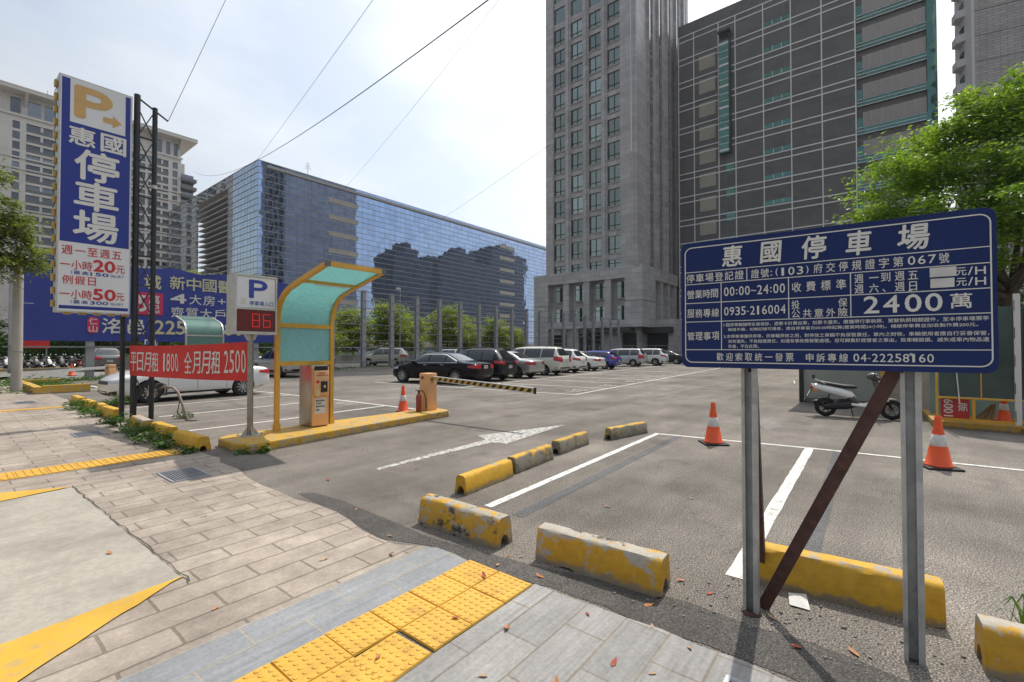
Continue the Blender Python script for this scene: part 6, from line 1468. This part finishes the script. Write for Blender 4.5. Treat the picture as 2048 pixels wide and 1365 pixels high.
for x, y, d, m, kd, lb in ((33.5,44.2,180,M_wp,'suv','white car passing on the road behind the middle of the row'),(24.0,44.8,180,M_chr,'sedan','dark car at the far kerb left of the beige car'),(38.5,39.5,95,M_slv2,'mpv','silver van roof behind the pearl white van'),(16.5,46,100,M_wp,'sedan','white sedan far behind the silver crossover')):
    car('far_car', lb, kd, 4.5, 1.78, 1.6 if kd != 'sedan' else 1.46, m, x, y, d, 'five', '', (.215,.80), 'cars beyond the frame')

# ================================================================ scooters
M_sw = paint('white_scooter_plastic', (.88,.88,.87), 0, .3, .4); M_sg = mat('grey_brown_scooter_plastic', (.10,.09,.088), .38); M_seat = mat('seat_vinyl', (.02,.02,.02), .5); M_eng = mat('engine_black', (.018,.018,.018), .5)
def ell(x, zc, ry, rz, n=14, yc=0, p=2.6):
    out = []
    for i in range(n):
        a = 2*math.pi*i/n; c, s = math.cos(a), math.sin(a); out.append((x, yc+ry*math.copysign(abs(c)**(2/p), c), zc+rz*math.copysign(abs(s)**(2/p), s)))
    return out
def tilt_ring(c, ax, ry, rn, n=14, p=2.6):
    c = Vector(c); ax = Vector(ax).normalized(); y = Vector((0,1,0)); nn = ax.cross(y).normalized(); out = []
    for i in range(n):
        a = 2*math.pi*i/n; cc, s = math.cos(a), math.sin(a); out.append(c+y*ry*math.copysign(abs(cc)**(2/p), cc)+nn*rn*math.copysign(abs(s)**(2/p), s))
    return out
def scooter(label, loc, rz, body, group):
    t = thing('scooter', label, 'scooter', loc, rz, group)
    wt = MB().lathe([(.135,-.035),(.19,-.05),(.222,-.03),(.228,0),(.222,.03),(.19,.05),(.135,.035),(.135,-.035)], 28, axis='Y')
    wm = wt.mesh('wheel'); wm.materials.append(M_tyre); wm.polygons.foreach_set('use_smooth', [True]*len(wm.polygons))
    rm = MB().lathe([(.15,-.03),(.145,0),(.15,.03)], 24, axis='Y').lathe([(.001,-.045),(.05,-.045),(.05,.045),(.001,.045)], 14, axis='Y')
    for i in range(6): a = math.pi/3*i; rm.bar((math.cos(a)*.04,0,math.sin(a)*.04), (math.cos(a)*.15,0,math.sin(a)*.15), .03, .025, (0,1,0))
    rme = rm.mesh('rim'); rme.materials.append(M_rim_d)
    for x in (-.62, .66): w = link('wheel', wm, t); w.location = (x,0,.228); link('rim', rme, w)
    b = lambda mb, n, m, s=50: mb.build(n, m, t, smooth=s)
    # tail fairing: long, rising to the back
    b(MB().loft([ell(-.02,.46,.10,.05), ell(-.10,.53,.145,.11), ell(-.30,.60,.165,.115), ell(-.55,.665,.155,.10), ell(-.78,.72,.12,.075), ell(-.90,.745,.075,.05)]), 'tail_fairing', body)
    b(MB().loft([ell(.02,.36,.15,.06), ell(-.06,.44,.15,.12), ell(-.16,.50,.14,.10), ell(-.22,.54,.12,.05)]), 'under_seat_cover', M_sg)
    b(MB().loft([ell(.00,.735,.09,.02), ell(-.06,.735,.13,.05), ell(-.25,.745,.15,.05), ell(-.50,.785,.145,.05), ell(-.70,.83,.12,.04), ell(-.80,.845,.06,.015)]), 'seat', M_seat)
    b(MB().cbox((.17,0,.305), (.50,.30,.05), 0, .02), 'footboard', M_sg)
    for sg in (-1, 1): b(MB().loft([ell(-.12,.33,.012,.03,8,sg*.155), ell(.15,.305,.016,.032,8,sg*.16), ell(.40,.36,.014,.05,8,sg*.15), ell(.50,.45,.01,.03,8,sg*.12)]), 'side_strip', body)
    # leg shield and front apron, leaning back
    b(MB().loft([tilt_ring((.42,0,.30), (-.32,0,1), .16,.03), tilt_ring((.46,0,.50), (-.30,0,1), .20,.045), tilt_ring((.40,0,.72), (-.30,0,1), .17,.05), tilt_ring((.33,0,.90), (-.3,0,1), .10,.04)]), 'leg_shield', M_sg)
    b(MB().loft([tilt_ring((.57,0,.42), (-.35,0,1), .10,.04), tilt_ring((.555,0,.56), (-.35,0,1), .165,.05), tilt_ring((.49,0,.74), (-.35,0,1), .15,.05), tilt_ring((.405,0,.93), (-.35,0,1), .07,.03)]), 'front_apron', body)
    b(MB().loft([[(.66+.26*math.cos(R(a)), y, .228+.262*math.sin(R(a))) for y in (-.06,-.05,0,.05,.06)] for a in range(20, 150, 13)], closed=False, caps=False), 'front_fender', body)
    for sg in (-1, 1): b(MB().tube([(.66,sg*.07,.228),(.60,sg*.07,.42),(.54,sg*.05,.55)], .02, 8), 'fork', M_eng)
    # head cowl with lamp, handlebar
    b(MB().loft([ell(.20,.985,.06,.05), ell(.28,1.0,.115,.085), ell(.38,.985,.125,.095), ell(.455,.96,.10,.075), ell(.485,.945,.04,.03)]), 'head_cowl', M_sg)
    b(MB().loft([ell(.44,.955,.075,.05), ell(.485,.945,.06,.04), ell(.50,.94,.02,.015)]), 'headlight', M_head)
    b(MB().tube([(.30,-.32,1.0),(.33,-.15,.985),(.33,.15,.985),(.30,.32,1.0)], .014, 8), 'handlebar', M_eng)
    for sg in (-1, 1):
        b(MB().tube([(.30,sg*.22,.997),(.285,sg*.35,1.003)], .02, 8), 'grip', M_rubber)
        b(MB().tube([(.36,sg*.20,1.0),(.40,sg*.32,.99)], .006, 5), 'brake_lever', M_alu)
        mo = b(MB().tube([(.32,sg*.16,1.0),(.31,sg*.24,1.12),(.30,sg*.29,1.15)], .007, 6), 'mirror_arm', M_eng); MB().lathe([(.001,.012),(.05,.01),(.062,0),(.055,-.012),(.001,-.012)], 18, (.29,sg*.32,1.18), 'X').build('mirror', facade_glass('mirror_glass', (.75,.85,.85), 0, 1) if 'mirror_glass' not in bpy.data.materials else bpy.data.materials['mirror_glass'], mo, smooth=50)
    # engine, belt case, silencer
    b(MB().loft([ell(-.02,.34,.06,.07,12,-.08), ell(-.20,.30,.09,.10,12,-.08), ell(-.45,.27,.08,.085,12,-.09), ell(-.66,.24,.05,.075,12,-.1)]), 'belt_case', M_eng)
    b(MB().cbox((-.22,.03,.33), (.30,.2,.2), 0, .04), 'engine', M_eng)
    b(MB().loft([ell(-.30,.27,.045,.045,12,.13,2), ell(-.42,.28,.06,.07,12,.14,2), ell(-.80,.31,.06,.075,12,.14,2), ell(-.86,.315,.04,.05,12,.14,2)]), 'silencer', M_eng)
    b(MB().tube([(-.60,.1,.27),(-.50,.12,.62)], .022, 8), 'shock_absorber', M_rim_d)
    b(MB().loft([[(-.66+.27*math.cos(R(a)), y, .24+.27*math.sin(R(a))) for y in (-.07,.07)] for a in range(60, 176, 12)], closed=False, caps=False), 'rear_mudguard', M_eng)
    b(MB().loft([ell(-.86,.735,.085,.05,10), ell(-.925,.72,.07,.045,10), ell(-.945,.70,.03,.02,10)]), 'tail_light', M_tail)
    b(MB().bar((-.90,0,.66), (-1.02,0,.42), .17, .012, (1,0,0)), 'plate_holder', M_eng); b(MB().bar((-.935,0,.62), (-1.0,0,.48), .15, .008, (1,0,0)).cbox((-.96,0,.55), (.01,.01,.01)), 'license_plate', M_plate)
    for sg in (-1, 1): b(MB().cbox((-.84,sg*.11,.63), (.08,.03,.035), 0, .01), 'turn_signal', mat('amber_lens', (.75,.22,.02), .2) if 'amber_lens' not in bpy.data.materials else bpy.data.materials['amber_lens'])
    b(MB().tube([(-.62,.13,.79),(-.76,.13,.87),(-.86,.09,.91),(-.88,0,.92),(-.86,-.09,.91),(-.76,-.13,.87),(-.62,-.13,.79)], .013, 7), 'grab_rail', M_alu); b(MB().cbox((-.86,0,.96), (.06,.16,.13), 0, .025), 'backrest', M_seat)
    b(MB().tube([(-.10,.12,.26),(-.05,.2,.03),(-.02,.22,.012)], .012, 6), 'kick_stand', M_eng)
    return t
s0 = scooter('white scooter with black seat parked in front of the pale hut', (13.75,.45,0), R(-80), M_sw, 'parked scooters')
for ob in s0.children:
    if ob.name.startswith('tail_fairing'):
        q = MB(); SP = plane((0,.158,0), (-1,0,0), (0,0,1)); write(q, SP, 'Lunna', .24, .52, .60, .645, .02, 2, .008, shear=.3); 
SM = [(M_sw,'white'),(paint('red_scooter_plastic', (.45,.02,.03)),'red'),(paint('black_scooter_plastic', (.02,.02,.022)),'black'),(paint('silver_scooter_plastic', (.4,.4,.42), .5),'silver')]
swap_names = ('tail_fairing','front_apron','front_fender','side_strip')
for i in range(11):
    m, cn_ = SM[(0,2,3,0,3,2,1,2,0,3,2)[i]]
    c = copy_tree(s0, (3.1+.70*i, 51.3-.15*i+random.uniform(-.25,.25), 0), R(-58+random.uniform(-14,14)), f'{cn_} scooter in the far row, {["at its left end","second from its left end","third from its left end","fourth from its left end","fifth from its left end","sixth from its left end","fifth from its right end","fourth from its right end","third from its right end","second from its right end","at its right end"][i]}', 'scooters in the far row')
    for ch in c.children:
        if ch.data and ch.data.name.split('.')[0] in swap_names: ch.data = ch.data.copy(); ch.data.materials[0] = m
mb = MB()
for i in range(6): mb.box(2.5+1.7*i, 4.1+1.7*i, 49.3, 49.55, 0, .2)
tag(mb.build('yellow_kerb', pl, loc=(6,49.4,0)), 'yellow kerb in front of the far row of scooters', 'kerb')
for i, (x, y, lb) in enumerate([(24.2,43.0,'dark scooter with a rider box parked behind the black sedan'),(30.5,39.0,'dark scooter at the verge right of the beige car')]): copy_tree(s0, (x,y,0), R(170+20*i), lb, 'scooters beyond the frame')
# ================================================================ light haze in the air between the lot and the far buildings
m = bpy.data.materials.new('summer_haze'); m.use_nodes = True; nt = m.node_tree; nt.nodes.clear()
pv = N(nt, 'ShaderNodeVolumePrincipled'); pv.inputs['Color'].default_value = (.86,.90,.95,1); pv.inputs['Density'].default_value = .0002; pv.inputs['Anisotropy'].default_value = .3
ou = N(nt, 'ShaderNodeOutputMaterial'); nt.links.new(pv.outputs[0], ou.inputs['Volume'])
tag(MB().box(-600,600,-600,600,-2,125).build('haze', m), kind='stuff')
